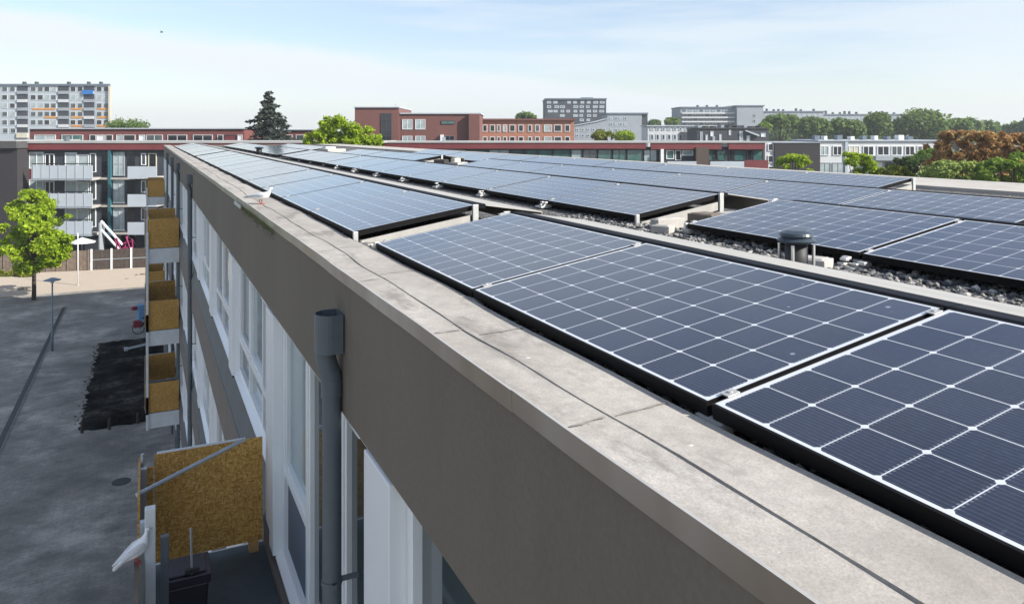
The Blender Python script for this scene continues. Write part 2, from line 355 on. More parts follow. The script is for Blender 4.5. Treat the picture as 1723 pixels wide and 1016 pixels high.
    # foliage
    def leaf(name, a, b, c2, tr=.45):
        n = NT(name); geo = n.N.new('ShaderNodeNewGeometry')
        big = n.noise(.55, 3, .5)
        c = n.ramp(n.m('MULTIPLY_ADD', big, .5, n.m('MULTIPLY', geo.outputs['Random Per Island'], .5)), (.2, a), (.5, b), (.8, c2))
        n.set(Base_Color=c, Roughness=.6); n.b.inputs['Specular IOR Level'].default_value = .25
        t = n.N.new('ShaderNodeBsdfTranslucent'); n.L.new(c, t.inputs[0]); mx = n.N.new('ShaderNodeMixShader'); mx.inputs[0].default_value = tr
        n.L.new(n.b.outputs[0], mx.inputs[1]); n.L.new(t.outputs[0], mx.inputs[2]); n.L.new(mx.outputs[0], n.N['Material Output'].inputs[0]); return n.mat
    M['leaf_bright'] = leaf('bright_leaf', (.14, .23, .012), (.30, .43, .018), (.50, .60, .045))
    M['leaf_mid'] = leaf('mid_leaf', (.09, .16, .02), (.18, .28, .035), (.29, .40, .07))
    M['leaf_dark'] = leaf('dark_leaf', (.04, .08, .02), (.075, .13, .032), (.13, .19, .05))
    M['leaf_far'] = leaf('far_leaf', (.08, .135, .035), (.14, .22, .055), (.23, .31, .08))
    M['leaf_yellow'] = leaf('yellow_green_leaf', (.12, .16, .014), (.21, .25, .02), (.30, .33, .04))
    M['leaf_pale'] = leaf('pale_leaf', (.18, .25, .07), (.32, .40, .10), (.45, .53, .17))
    M['leaf_rust'] = leaf('rust_leaf', (.22, .10, .04), (.44, .25, .10), (.50, .40, .17), .5)
    M['leaf_weed'] = leaf('weed_leaf', (.010, .018, .008), (.018, .03, .011), (.03, .05, .016))
    M['needle'] = leaf('spruce_needle', (.018, .030, .024), (.04, .055, .042), (.085, .10, .075), .15)
    M['bark'] = paint('bark', (.055, .042, .033), .95, .3, 6, bump=.6)
    M['feather'] = paint('white_feather', (.84, .83, .82), .7, .04, 20)
    M['feather_soft'] = paint('soft_feather', (.66, .66, .67), .8, .14, 35)
    M['feather_grey'] = paint('grey_feather', (.42, .45, .50), .7, .1, 20)
    M['pigeon_foot'] = paint('pigeon_foot', (.45, .08, .09), .6, .1, 20)
    M['beak'] = paint('beak_horn', (.45, .32, .26), .5, .1, 20)
    M['bird_dark'] = paint('dark_feather', (.03, .03, .035), .8, .1, 10)
mats()

ORD = ['first', 'second', 'third', 'fourth', 'fifth', 'sixth', 'seventh', 'eighth', 'ninth', 'tenth', 'eleventh', 'twelfth', 'thirteenth']

# ------------------------------------------------------------------ ground and setting
def structure(name, mb, mat): return tag(mb.build(name, mat), kind='structure')
g = MB(); g.face([(-700, -200, -.02), (800, -200, -.02), (800, 900, -.02), (-700, 900, -.02)]); structure('ground', g, M['ground'])
g = MB(); g.face([(-40, -20, 0), (14, -20, 0), (14, 66.5, 0), (-40, 66.5, 0)]); structure('plaza', g, M['plaza'])
a, b, c, d = G(-80, 506), G(330, 476), G(330, 446), G(-80, 455)
g = MB(); g.face([(p.x, p.y, .005) for p in (a, b, c, d)]); structure('path', g, M['path'])
g = MB(); rr_ = random.Random(77); pts = []
for k in range(60): pts.append((-2.45 + rr_.uniform(-.12, .12), 35 + 14.3 * k / 60))
for k in range(14): pts.append((-2.45 + 3.3 * k / 14, 49.3 + rr_.uniform(-.12, .12)))
pts += [(.85, 49.3), (.85, 35)] + [(.85 - 3.3 * k / 14, 35 + rr_.uniform(-.1, .1)) for k in range(1, 14)]
g.face([(x, y, .012) for x, y in pts]); structure('soil_bed', g, M['soil'])
g = MB(); g.box(-5.22, -5.02, 20, 60.5, -.05, .012); structure('drainage_channel', g, M['gutter'])
g = MB(); g.box(-5.0, -4.92, 20, 60.5, -.05, .02); structure('kerb', g, M['kerb'])

def tuft_mesh(n, area, hgt, seed, wid=.02):
    rnd = random.Random(seed); mb = MB()
    for _ in range(n):
        x = rnd.uniform(area[0], area[1]); y = rnd.uniform(area[2], area[3]); a = rnd.uniform(0, 6.28); h = hgt * rnd.uniform(.4, 1.2)
        dx, dy = math.cos(a) * wid, math.sin(a) * wid; lx, ly = rnd.uniform(-.5, .5) * h, rnd.uniform(-.5, .5) * h
        mb.face([(x - dx, y - dy, 0), (x + dx, y + dy, 0), (x + lx, y + ly, h)])
    return mb
mb = tuft_mesh(420, (-2.4, .2, 35.2, 49), .07, 5, .03)
rnd = random.Random(8)
for k in range(110):
    t = rnd.random(); y = 35 + 14.2 * t
    x = -2.45 + rnd.gauss(0, .12); h = rnd.uniform(.02, .07)
    mb.face([(x - .04, y, 0), (x + .04, y + .03, 0), (x + rnd.uniform(-.1, .1), y + rnd.uniform(-.1, .1), h)])
tag(mb.build('weeds', M['leaf_weed']), 'low dark weeds growing in the soil bed', 'weeds', kind='stuff')

# ------------------------------------------------------------------ our building
ZT = H - .76          # parapet top
ZR = H - .815         # gravel level
YE = 52.0; YN = -8.0
HEAD0 = H - 1.55; ST = 2.63
WX = .975             # outer wall face

house = thing('apartment_building', 'long apartment block under the solar panels, grey rendered fascia over white framed windows', 'building', (0, 0, 0))
P0 = 3.247; BAY = 3.41; PW = .43
BALC = [(3.9, 7.22, 3), (26.9, 30.4, 3), (48.6, 51.6, 3)]
def in_balc(y): return any(a - .6 < y < b - .4 for a, b, _ in BALC)
def spans():
    n = int((YE - P0) / BAY) + 1; cur = YN; out = []
    for i in range(-3, n):
        y0 = P0 + BAY * i; ya, yb = y0 + PW, y0 + BAY
        if in_balc(ya + 1.4) and yb < YE: out += [(cur, ya - .2, False), (ya - .2, yb + .2, True)]; cur = yb + .2
    return out + [(cur, YE - .03, False)]
def parapet_and_walls():
    mb = MB()
    mb.box(WX + .002, 1.34, YN, YE, HEAD0, ZT - .012)                       # fascia band at the top
    mb.build('fascia_wall', M['render'], house, bevel=.004)
    mb = MB()
    mb.box(1.20, 11.9, YN, YE - .02, 0, HEAD0 - .002)
    mb.box(1.342, 11.9, YN, YE - .02, HEAD0 - .002, ZR - .02)
    mb.build('wall_core', M['core'], house)
    mb = MB(); mb.box(1.0, 11.92, YE - .018, YE + .2, 0, ZT - .03); mb.build('end_wall', M['render'], house)
    # roof deck of gravel
    mb = MB(); mb.face([(1.335, YN, ZR), (10.2, YN, ZR), (10.2, YE, ZR), (1.335, YE, ZR)]); mb.build('gravel_roof', M['gravel'], house)
    mb = MB(); mb.box(10.2, 11.6, YN, YE, ZR - .1, ZT - .004); mb.build('pale_roof_strip', M['pale_roof'], house, bevel=.01)
    mb = MB(); mb.box(11.602, 11.95, YN, YE, ZR - .6, ZT - .002); mb.build('far_parapet', M['concrete'], house, bevel=.01)
    # felt on the parapet: two lapped sheets with a wandering seam
    rnd = random.Random(3); mb = MB(); ny = 420
    ys = [YN + (YE - YN) * i / ny for i in range(ny + 1)]
    ph = [rnd.uniform(0, 6) for _ in range(4)]
    def seam(y): return 1.123 + .006 * math.sin(y * 1.1 + ph[0]) + .006 * math.sin(y * 3.3 + ph[1]) + .004 * math.sin(y * 8 + ph[2])
    def zz(x, y): return ZT + .004 * math.sin(y * 1.9 + x * 7 + ph[3]) + .003 * math.sin(y * 4.7 + x * 3)
    def lp(y): return .0006 + .0030 * abs(math.sin(y * 1.7) * math.sin(y * 5.1 + 1))
    cols = [WX - .002, 1.02, 1.07]
    for i in range(ny):
        y0, y1 = ys[i], ys[i + 1]
        xs0 = cols + [seam(y0)]; xs1 = cols + [seam(y1)]
        for k in range(3):
            mb.face([(xs0[k], y0, zz(xs0[k], y0) - lp(y0)), (xs0[k + 1], y0, zz(xs0[k + 1], y0) - lp(y0)), (xs1[k + 1], y1, zz(xs1[k + 1], y1) - lp(y1)), (xs1[k], y1, zz(xs1[k], y1) - lp(y1))])
        xs0 = [seam(y0) - .006, 1.19, 1.26, 1.335]; xs1 = [seam(y1) - .006, 1.19, 1.26, 1.335]
        for k in range(3):
            mb.face([(xs0[k], y0, zz(xs0[k], y0)), (xs0[k + 1], y0, zz(xs0[k + 1], y0)), (xs1[k + 1], y1, zz(xs1[k + 1], y1)), (xs1[k], y1, zz(xs1[k], y1))])
        mb.face([(1.335, y0, zz(1.335, y0) + .002), (1.338, y0, ZR - .01), (1.338, y1, ZR - .01), (1.335, y1, zz(1.335, y1) + .002)])
    mb.build('parapet_capping', M['felt'], house, smooth=False)
    # bitumen smears along the seam and at the cross laps
    mb = MB()
    for i in range(ny):
        y0, y1 = ys[i], ys[i + 1]
        w0 = .0002 + .002 * abs(math.sin(y0 * 2.3)) ; w1 = .0002 + .002 * abs(math.sin(y1 * 2.3))
        mb.face([(seam(y0) - .006 - w0, y0, zz(seam(y0), y0) - .0025), (seam(y0) - .0045, y0, zz(seam(y0), y0) + .0025), (seam(y1) - .0045, y1, zz(seam(y1), y1) + .0025), (seam(y1) - .006 - w1, y1, zz(seam(y1), y1) - .0025)])
    for yc in (-3.1, -1.9, -.4, .72, 1.72, 2.74, 3.86, 4.9, 6.0, 7.3, 8.4, 9.5, 10.7, 12, 13.4, 15, 16.6, 18, 20, 22, 24.5):
        sl = rnd.uniform(.06, .16); n = 14; off = rnd.uniform(-.15, .15)
        for (xa, xb, dy) in ((.985, 1.10, 0.0), (1.135, 1.325, off)):
            for k in range(n):
                t0, t1 = k / n, (k + 1) / n
                p0 = xa + (xb - xa) * t0; p1 = xa + (xb - xa) * t1
                q0 = yc + dy + sl * (p0 - 1.15) + .002 * math.sin(p0 * 60); q1 = yc + dy + sl * (p1 - 1.15) + .002 * math.sin(p1 * 60)
                w0 = .002 + .0035 * abs(math.sin(p0 * 37 + yc)); w1 = .002 + .0035 * abs(math.sin(p1 * 37 + yc))
                mb.face([(p0, q0 - w0, zz(p0, q0 - w0) + .0035), (p1, q1 - w1, zz(p1, q1 - w1) + .0035), (p1, q1 + w1, zz(p1, q1 + w1) + .0035), (p0, q0 + w0, zz(p0, q0 + w0) + .0035)])
    mb.build('bitumen_seams', M['bitumen'], house)
    # aluminium edge trim in lengths, each slightly out of true
    y = YN; k = 0
    while y < YE - .1:
        L = 2.5; y1 = min(y + L, YE); dx = rnd.uniform(-.001, .001); dz = rnd.uniform(-.001, .001); h = .066
        mb = MB(); n = 12
        for i in range(n):
            a0 = y + .0005 + (y1 - y - .001) * i / n; a1 = y + .0005 + (y1 - y - .001) * (i + 1) / n
            def w(t): return .0022 * math.sin(t * 2.6) + .0012 * math.sin(t * 7)
            x0, x1 = WX - .014 + dx + w(a0), WX - .014 + dx + w(a1)
            zt = ZT + .008 + dz; zb = zt - h
            mb.face([(x0 + .004, a0, zb), (x0, a0, zt), (x1, a1, zt), (x1 + .004, a1, zb)])
            mb.face([(x0, a0, zt), (x0 + .007, a0, zt + .0015), (x1 + .007, a1, zt + .0015), (x1, a1, zt)], 1)
            mb.face([(x0 + .007, a0, zt + .0015), (WX + .012, a0, ZT - .012), (WX + .012, a1, ZT - .012), (x1 + .007, a1, zt + .0015)])
            mb.face([(x0 + .004, a0, zb), (WX + .003, a0, zb + .004), (WX + .003, a1, zb + .004), (x1 + .004, a1, zb)])
        mb.build('edge_trim', [M['trim'], M['lip']], house); y = y1; k += 1
    for yj in (4.02, 16.0, 28.2, 40.3):
        mb = MB(); mb.box(WX - .0005, WX + .001, yj, yj + .006, HEAD0, ZT - .05); mb.build('movement_joint', M['bitumen'], house)
    # floors: pilaster plane, slate aprons, brown bands
    for s in range(4):
        hd = HEAD0 - ST * s
        for (a0, a1, tall) in spans():
            if not tall:
                mb = MB(); mb.prism([(1.04, hd - 1.47), (1.04, hd - 1.56), (.955, hd - 1.93), (1.20, hd - 1.93), (1.20, hd - 1.47)], a0, a1); mb.build('slate_apron', M['slate'], house)
                mb = MB(); mb.box(.950, .957, a0, a1, hd - 1.96, hd - 1.925); mb.build('drip_profile', M['grey_pvc'], house)
            mb = MB(); mb.box(.958, 1.2, a0, a1, max(0, hd - 2.63), hd - (2.10 if tall else 1.932)); mb.build('brown_band', M['band'], house)
parapet_and_walls()

pil_cache = {}; win_cache = {}
def windows():
    n = int((YE - P0) / BAY) + 1
    for s in range(4):
        hd = HEAD0 - ST * s
        for i in range(-3, n):
            y0 = P0 + BAY * i
            tall = in_balc(y0 + PW + 1.4)
            ptall = in_balc(y0 - .3) or in_balc(y0 + PW + .3)
            # pilaster
            ph = 2.03 if ptall else 1.49
            if ('p', ph) not in pil_cache:
                mb = MB(); mb.box(.962, 1.10, 0, PW, -ph, -.003); mb.box(.968, 1.06, .03, PW - .03, -ph - .03, -ph - .001, 1)  # black block below it stands for the shade of the open gap
                pil_cache['p', ph] = mb.mesh('pilaster', [M['upvc'], M['rubber']])
            if y0 > YN and y0 + PW < YE - .05: link('pilaster', pil_cache['p', ph], house, .006, (0, y0, hd))
            ya = y0 + PW; yb = y0 + BAY; w = yb - ya
            if yb > YE - .1 or ya < YN: continue
            key = ('w', tall, (i * 7 + s * 3) % 3)
            if key not in win_cache:
                hh = 2.02 if tall else 1.45; var = key[2]
                fr = MB(); gl = MB(); sl = MB()
                X0, X1 = 1.045, 1.11
                def bar(a0, a1, z0, z1, dx=0.0): fr.box(X0 + dx, X1, a0, a1, z0, z1)
                e = .003
                bar(e, .085, -hh, -e); bar(w - .085, w - e, -hh, -e)
                bar(.085, w - .085, -.075, -e, .001); bar(.085, w - .085, -hh, -hh + .075, .001)
                cuts = [(.085, .80), (.87, 1.90), (1.97, w - .085)]
                for a0 in (.80, 1.90): bar(a0, a0 + .07, -hh + .075, -.075, .002)
                door = tall
                for q, (a0, a1) in enumerate(cuts):
                    lo = -hh + .075
                    if q == 1 and door: pass
                    else:
                        zt = -1.30 if tall else -1.02
                        fr.box(X0 + .003, X1, a0, a1, zt - .035, zt + .035)
                        if tall: gl.box(1.075, 1.083, a0, a1, lo, zt - .036, 2)
                    # opening sash
                    if (q + var) % 3 != 1 or tall:
                        t = .052; z1 = -.075; z0 = lo if (q == 1 and door) else ((-1.30 if tall else -1.02) + .035)
                        for (c0, c1, d0, d1) in ((a0 + .004, a0 + t, z0 + .004, z1 - .004), (a1 - t, a1 - .004, z0 + .004, z1 - .004), (a0 + t, a1 - t, z0 + .004, z0 + t), (a0 + t, a1 - t, z1 - t, z1 - .004)):
                            fr.box(X0 + .012, X1 - .006, c0, c1, d0, d1)
                    mi = 1 if (q + var) % 4 == 2 else 0
                    gl.box(1.088, 1.094, a0, a1, lo, -.075, mi)
                # trickle ventilator at the head
                fr.box(X0 - .03, X0 - .001, .30, .72, -.072, -.012)
                sl.prism([(.985, -hh - .03), (.985, -hh - .012), (1.044, -hh + .012), (1.11, -hh + .012), (1.11, -hh - .03)], .0, w)
                win_cache[key] = (fr.mesh('window', M['upvc']), gl.mesh('pane', [M['glass'], M['glass_pale'], M['wall_blue']]), sl.mesh('sill', M['upvc']))
            me = win_cache[key]
            wo = link('window', me[0], house, 0, (0, ya, hd))
            link('pane', me[1], wo); link('sill', me[2], wo)
windows()

def balcony(y0, y1, storey, near):
    zf = H - 3.72 - ST * storey
    mb = MB(); mb.box(.03, .955, y0, y1, zf - .16, zf); mb.box(-.015, .03, y0 - .02, y1 + .02, zf - .47, zf + .02, 1)
    mb.box(.03, .955, y0 - .02, y0 - .001, zf - .47, zf + .0, 1); mb.box(.03, .955, y1 + .001, y1 + .02, zf - .47, zf + .0, 1)
    o = mb.build('balcony', [M['balcony_floor'], M['white_steel']], house)
    top = zf + .97
    # end boards
    mb = MB(); mb.box(.06, .945, y1 - .055, y1 - .035, zf + .05, top); bo = mb.build('end_board', M['osb'], o)
    mb = MB(); mb.box(.08, .80, y1 - .052, y1 - .032, top + .001, top + .014); mb.build('top_rail', M['white_steel'], o)
    if not near:
        mb = MB(); mb.box(.05, .945, y0 + .0, y0 + .02, zf + .02, top - .02); mb.build('end_board', M['osb'], o)
        mb = MB(); mb.box(.05, .93, y0 + .002, y0 + .022, top - .019, top - .006); mb.build('top_rail', M['plank'], o)
    else:
        mb = MB(); mb.box(.0, .055, y1 - .058, y1 - .036, zf + .05, top - .10); mb.build('end_board', M['osb'], o)
        mb = MB(); mb.box(.82, .90, y1 - .16, y1 - .06, zf + .002, zf + .09); mb.build('timber_block', M['plank'], o)
    # outer long side: boards on posts, seen from their edge
    ya = y0 if not near else 5.9
    mb = MB(); mb.box(-.062, -.046, ya + .55 if near else ya, y1 - .01, zf + .15, top - .02); mb.build('side_board', M['osb'], o)
    for yy in ((y0 + .05, (y0 + y1) / 2, y1 - .1) if not near else (y1 - .25, 6.02, 4.2)):
        mb = MB(); mb.box(-.043, .0, yy, yy + .05, zf + .021, top - .03); mb.build('railing_post', M['steel_tube'], o)
    if near:
        mb = MB(); mb.tube([(-.03, y1 - .12, top + .05), (-.03, y1 - .12, zf + .1)], .014, 8); mb.build('upright_tube', M['steel_tube'], o)
        mb = MB(); mb.tube([(-.07, 6.55, top - .05), (.78, y1 - .10, top + .02)], .017, 10); mb.build('brace_tube', M['steel_tube'], o)
    else:
        mb = MB(); mb.box(-.02, .055, y0 - .09, y0 - .022, zf - ST + .0 if storey < 2 else zf - .5, zf + .55); mb.build('support_post', M['white_steel'], o)
    return o
nb = balcony(3.9, 7.22, 0, True)
mb = MB(); mb.box(-.012, .058, 5.93, 6.0, H - 4.6, H - 2.655); mb.build('corner_post', M['white_steel'], nb, bevel=.006)
mb = MB(); mb.box(.09, .145, 5.95, 6.0, H - 4.6, H - 2.88); mb.build('inner_post', M['grey_pvc'], nb, bevel=.006)
mb = MB(); mb.box(-.078, -.045, 5.2, 5.98, H - 4.2, H - 3.00); mb.build('lower_side_board', M['wood_grey'], nb)
for (a, b_, n) in BALC[1:]:
    for s in range(n): balcony(a, b_, s, False)

def downpipe(y):
    x = .925; mb = MB()
    mb.tube([(x, y, 0), (x, y, H - 1.36), (x - .004, y + .0, H - 1.34)], .053, 20)
    mb.tube([(x, y, 4.0), (x, y, 4.04)], .059, 20); mb.tube([(x, y, H - 1.46), (x, y, H - 1.36)], .059, 20)
    mb.tube([(x, y, H - 1.38), (x - .004, y, H - 1.34), (x - .022, y, H - 1.29), (x - .035, y, H - 1.24), (x - .036, y, H - 1.17)], .0565, 20)
    o = mb.build('downpipe', M['grey_pvc'], house, smooth=True)
    o.modifiers.new('edge', 'EDGE_SPLIT').split_angle = R(40)
    # rain hopper: rounded front, open top
    pts = []
    for k in range(13):
        a = math.pi / 2 + math.pi * k / 12
        pts.append((x - .02 + .075 * math.cos(a), y + .088 * math.sin(a)))
    pts += [(WX - .006, y - .088), (WX - .006, y + .088)]
    ins = [((px - x + .0) * .93 + x, (py - y) * .93 + y) for px, py in pts]
    mb = MB(); n = len(pts); zb, zt = H - 1.205, H - .995
    for k in range(n):
        j = (k + 1) % n
        mb.face([(*pts[k], zb), (*pts[j], zb), (*pts[j], zt), (*pts[k], zt)])
        mb.face([(*pts[k], zt), (*pts[j], zt), (*ins[j], zt), (*ins[k], zt)])
        mb.face([(*ins[k], zt), (*ins[j], zt), (*ins[j], zb + .05), (*ins[k], zb + .05)])
    mb.face([(*p, zb) for p in pts]); mb.face([(*p, zb + .05) for p in ins])
    mb.build('rain_hopper', M['grey_pvc'], o)
    for zc in (H - 2.48, H - 5.0, H - 7.6, H - 10):
        mb = MB(); mb.tube([(x, y, zc - .012), (x, y, zc + .012)], .0575, 20)
        mb.box(x + .045, WX + .1, y - .012, y + .012, zc - .01, zc + .01); mb.box(x - .012, x + .012, y - .075, y - .05, zc - .012, zc + .012)
        mb.build('pipe_clip', M['grey_pvc'], o)
for yp in (4.22, 19.5, 27.0, 33.2, 41.0): downpipe(yp)

# moss on the edge, loose flashing
mb = MB(); rnd = random.Random(2)
for _ in range(900):
    y = rnd.uniform(6.6, 9.0); dz = abs(rnd.gauss(0, .035)); x = WX - .004 - rnd.random() * .02; s = rnd.uniform(.006, .016)
    z = ZT - .055 - dz; a = rnd.uniform(0, 6.28)
    mb.face([(x, y - s, z), (x - s * .8, y, z + s * .5), (x, y + s, z + .004)])
mb.build('moss_patch', M['moss'], house)
mb = MB(); mb.box(.935, .95, 8.9, 9.55, ZT - .085, ZT - .05); mb.build('loose_flashing', M['alu'], house)

# ------------------------------------------------------------------ solar panels
TILT = R(9.1); PIT = 1.639; PL = 1.619; PWD = .988
def panel_meshes():
    fr = MB(); t = .0035; h = .040; tb = .009
    fr.box(0, PWD, 0, t, -h, .0012); fr.box(0, PWD, PL - t, PL, -h, .0012); fr.box(0, tb, t, PL - t, -h, .0012); fr.box(PWD - tb, PWD, t, PL - t, -h, .0012)
    fr.box(t, PWD - t, t, PL - t, -h + .004, -.006)
    gl = MB(); gl.face([(t, t, 0), (PWD - t, t, 0), (PWD - t, PL - t, 0), (t, PL - t, 0)])
    cl = MB()
    cl.box(0, .042, PL - .006, PL + .026, .0022, .006); cl.lathe([(.007, .0055), (.007, .010), (.004, .0105)], c=(.021, PL + .010, 0), n=8)
    ft = MB()
    ft.box(-.012, .03, PL - .04, PL + .06, -.075, -.042); ft.box(-.022, -.012, PL - .03, PL + .05, -.072, -.046)
    return fr.mesh('frame', M['frame_black']), gl.mesh('cell_glass', M['cells']), cl.mesh('clamp', M['galv']), ft.mesh('foot', M['galv'])
FR, GL, CL, FT = panel_meshes()
ROWN = {1: 'row beside the parapet', 2: 'second row', 3: 'third row', 4: 'farthest row'}
panel_proto = None
def panel_row(row, X, Z, y0, n, block, rnd, first=True):
    for k in range(n):
        y = y0 + PIT * k
        dz = rnd.uniform(-.002, .002); da = rnd.uniform(-.0015, .0015)
        lab = '%s panel from the near end of the %s, %s' % (ORD[k], block, ROWN[row])
        t = thing('solar_panel', lab, 'solar panel', (X, y, H + Z + dz), 0, 'solar panels on the roof')
        t.rotation_euler = (0, -(TILT + da), 0)
        link('frame', FR, t); link('cell_glass', GL, t)
        link('clamp', CL, t, 0, (.055, 0, 0)); link('clamp', CL, t, 0, (.905, 0, 0)); link('foot', FT, t)
def deflector(row, X, Z, y0, y1, block, x2=.50):
    xt = X + PWD * math.cos(TILT); zt = H + Z + PWD * math.sin(TILT)
    t = thing('wind_deflector', 'dusty wind deflector with black ridge strip behind the %s, %s' % (block, ROWN[row]), 'wind deflector', (xt, y0, zt), 0, 'wind deflectors behind the panel rows')
    L = y1 - y0; n = max(1, round(L / (PIT * 2)))
    sh = MB(); bk = MB()
    for k in range(n):
        a0 = L * k / n + .003; a1 = L * (k + 1) / n - .003
        bk.prism([(.008, -.030), (.008, .003), (.016, .006), (.092, .004), (.100, -.002), (.100, -.030)], a0, a1)
        sh.prism([(.102, -.012), (.102, -.004), (.108 + x2, -.080), (.108 + x2, -.20), (.104 + x2, -.20), (.104 + x2, -.088)], a0 - .001, a1 + .001)
    bk.build('ridge_strip', M['strip_black'], t); sh.build('deflector_sheet', M['sheet'], t)
    return t
def end_supports(X, Z, y, side, label):
    """bright support frame closing the end of a panel row"""
    t = thing('end_support', label, 'support', (X, y, H + Z), 0, 'supports at the ends of the panel rows')
    xt = PWD * math.cos(TILT); zt = PWD * math.sin(TILT); s = side
    mb = MB(); mb.prism([(.06, -.085), (.06, -.06), (xt - .06, zt - .075), (xt - .06, zt - .15), (xt * .5, -.085)], 0 if s > 0 else -.012, .012 if s > 0 else 0); mb.build('side_plate', M['sheet'], t)
    mb = MB(); mb.box(xt - .035, xt + .012, -.012, .014, -.09, zt + .006); mb.build('ridge_leg', M['galv'], t, bevel=.003)
    mb = MB(); mb.box(.0, .035, -.012, .014, -.09, .004); mb.box(-.05, .25, -.012, .012, -.092, -.078); mb.build('front_leg', M['galv'], t, bevel=.003)
rp = random.Random(11)
X1, Z1 = 1.353, -.723; X2, Z2 = 3.885, -.727; X3, Z3 = 5.70, -.722; X4, Z4 = 7.62, -.722
A1 = 1.568 + PIT + .0195 + .013 + .0         # far end of row 1 front block is A1 + PIT
yA = 1.568 - PL + .0195 - PIT                # four panels, the last two nearest run under the camera
panel_row(1, X1, Z1, 1.568 + .0195 - PL - PIT, 4, 'front block', rp)
y1A = 1.568 + .0195 - PL + 3 * PIT - .02
panel_row(1, X1, Z1, 5.50, 12, 'long middle block', rp)
panel_row(1, X1, Z1, 25.75, 12, 'rear block', rp)
yA2 = 3.186 + .0195 - PL
panel_row(2, X2, Z2, yA2 - 2 * PIT, 4, 'front block', rp)
panel_row(2, X2, Z2, 5.58, 12, 'long middle block', rp)
panel_row(2, X2, Z2, 25.9, 12, 'rear block', rp)
panel_row(3, X3, Z3, 3.52, 7, 'front block', rp)
panel_row(3, X3, Z3, 17.9, 5, 'short middle block', rp)
panel_row(3, X3, Z3, 30.8, 6, 'rear block', rp)
panel_row(4, X4, Z4, 6.35, 11, 'single block', rp)
e1 = yA + 4 * PIT
deflector(1, X1, Z1, yA, e1 - .02, 'front block')
deflector(1, X1, Z1, 5.52, 25.1, 'long middle block')
deflector(1, X1, Z1, 25.8, 45.3, 'rear block')
deflector(2, X2, Z2, yA2 - 2 * PIT, yA2 + 2 * PIT - .15, 'front block')
deflector(2, X2, Z2, 5.58, 25.2, 'long middle block')
deflector(2, X2, Z2, 25.9, 45.5, 'rear block')
deflector(3, X3, Z3, 3.52, 14.95, 'front block')
deflector(3, X3, Z3, 17.9, 26.0, 'short middle block')
end_supports(X1, Z1, 5.47, -1, 'bright end support in the gap between the first two blocks beside the parapet')
end_supports(X1, Z1, e1 + .01, 1, 'low end support behind the far edge of the front block beside the parapet')
end_supports(X2, Z2, 5.55, -1, 'end support of the second row where it meets the paving blocks')
end_supports(X2, Z2, yA2 + 2 * PIT + .01, 1, 'end support at the far edge of the front block in the second row')
end_supports(X4, Z4, 6.32, -1, 'end support at the near end of the farthest row')
end_supports(X3, Z3, 17.87, -1, 'end support beside the junk filled gap in the third row')

# roof furniture
def roof_vent(loc, label, s=1.0, stand=True):
    t = thing('roof_vent', label, 'roof vent', loc, 0, 'roof vents among the panels')
    mb = MB(); mb.lathe([(.072 * s, -.10), (.072 * s, .105)], n=28); mb.build('vent_pipe', M['rubber'], t, smooth=True)
    mb = MB(); mb.lathe([(.074 * s, .10), (.118 * s, .112), (.125 * s, .12), (.098 * s, .138), (.100 * s, .142), (.112 * s, .146), (.105 * s, .160), (.060 * s, .172), (.0, .174)], n=28); o = mb.build('vent_cap', M['blue_dark'], t)
    o.modifiers.new('edge', 'EDGE_SPLIT').split_angle = R(30)
    if stand:
        mb = MB()
        for a in (0.6, 2.2, 3.7, 5.3):
            x, y = .086 * math.cos(a), .086 * math.sin(a); mb.box(x - .006, x + .006, y - .006, y + .006, -.10, .1)
        mb.lathe([(.09, -.10), (.09, -.03), (.084, -.03), (.084, -.10)], n=24); mb.build('vent_collar', M['alu'], t)
M['blue_dark'] = paint('dark_blue_plastic', (.035, .05, .066), .35, .2, 8)
q = P(1340, 430, 1.0) - Vector((0, 0, H)); dd = 1276 * 3.12 / (.901 * (1340 - 246.4))
loc = P(1340, 437, dd); roof_vent((loc.x, loc.y, H - .69), 'dark ribbed mushroom vent standing behind the deflector of the nearest row', .80)
for (u, d, lab) in ((436, 27.5, 'small dark vent on the left between the first two long rows'),):
    l = P(u, 262, d); roof_vent((l.x, l.y, H - .68), lab, 1.4, False)

rb = random.Random(21)
def block(loc, dims, rz, label, mat, name='paving_block', cat='paving block', group='loose blocks on the roof'):
    mb = MB(); a, b_, c_ = dims; mb.box(-a / 2, a / 2, -b_ / 2, b_ / 2, 0, c_); mb.box(-a / 2 + .02, a / 2 - .02, -b_ / 2 + .02, b_ / 2 - .02, c_ - .004, c_ + .006)
    o = mb.build(name, mat, None, bevel=.008); o.location = loc; o.rotation_euler = (0, 0, rz); return tag(o, label, cat, group)
block((3.98, 5.22, ZR), (.30, .10, .09), .1, 'pale paving block lying flat in front of the second row gap', M['concrete'])
block((3.75, 4.98, ZR), (.12, .16, .07), .5, 'small cement block beside the corner of the second row front block', M['concrete'])
block((4.35, 5.15, ZR), (.22, .26, .12), .2, 'brown block under the bright leg in the second row gap', M['wood_grey'])
block((4.72, 5.2, ZR), (.3, .3, .10), .0, 'grey slab at the back of the second row gap', M['concrete'])
block((3.62, 3.35, ZR), (.16, .22, .06), .4, 'grey block in the gravel below the panel joint near the vent', M['concrete'])
block((6.25, 15.7, ZR), (.3, .3, .16), .3, 'pale block left in the third row gap', M['concrete'])
block((6.1, 16.4, ZR), (.35, .25, .2), .9, 'dark block left in the third row gap', M['brick_dark'])
block((6.3, 16.0, ZR), (.16, .16, .24), .2, 'yellow block left in the third row gap', M['cream'])
block((6.2, 28.1, ZR), (.8, .5, .22), .4, 'pale cover slab in the distant third row gap', M['concrete'])
block((6.3, 29.2, ZR), (.4, .4, .28), .1, 'white slab in the distant third row gap', M['wall_white'])
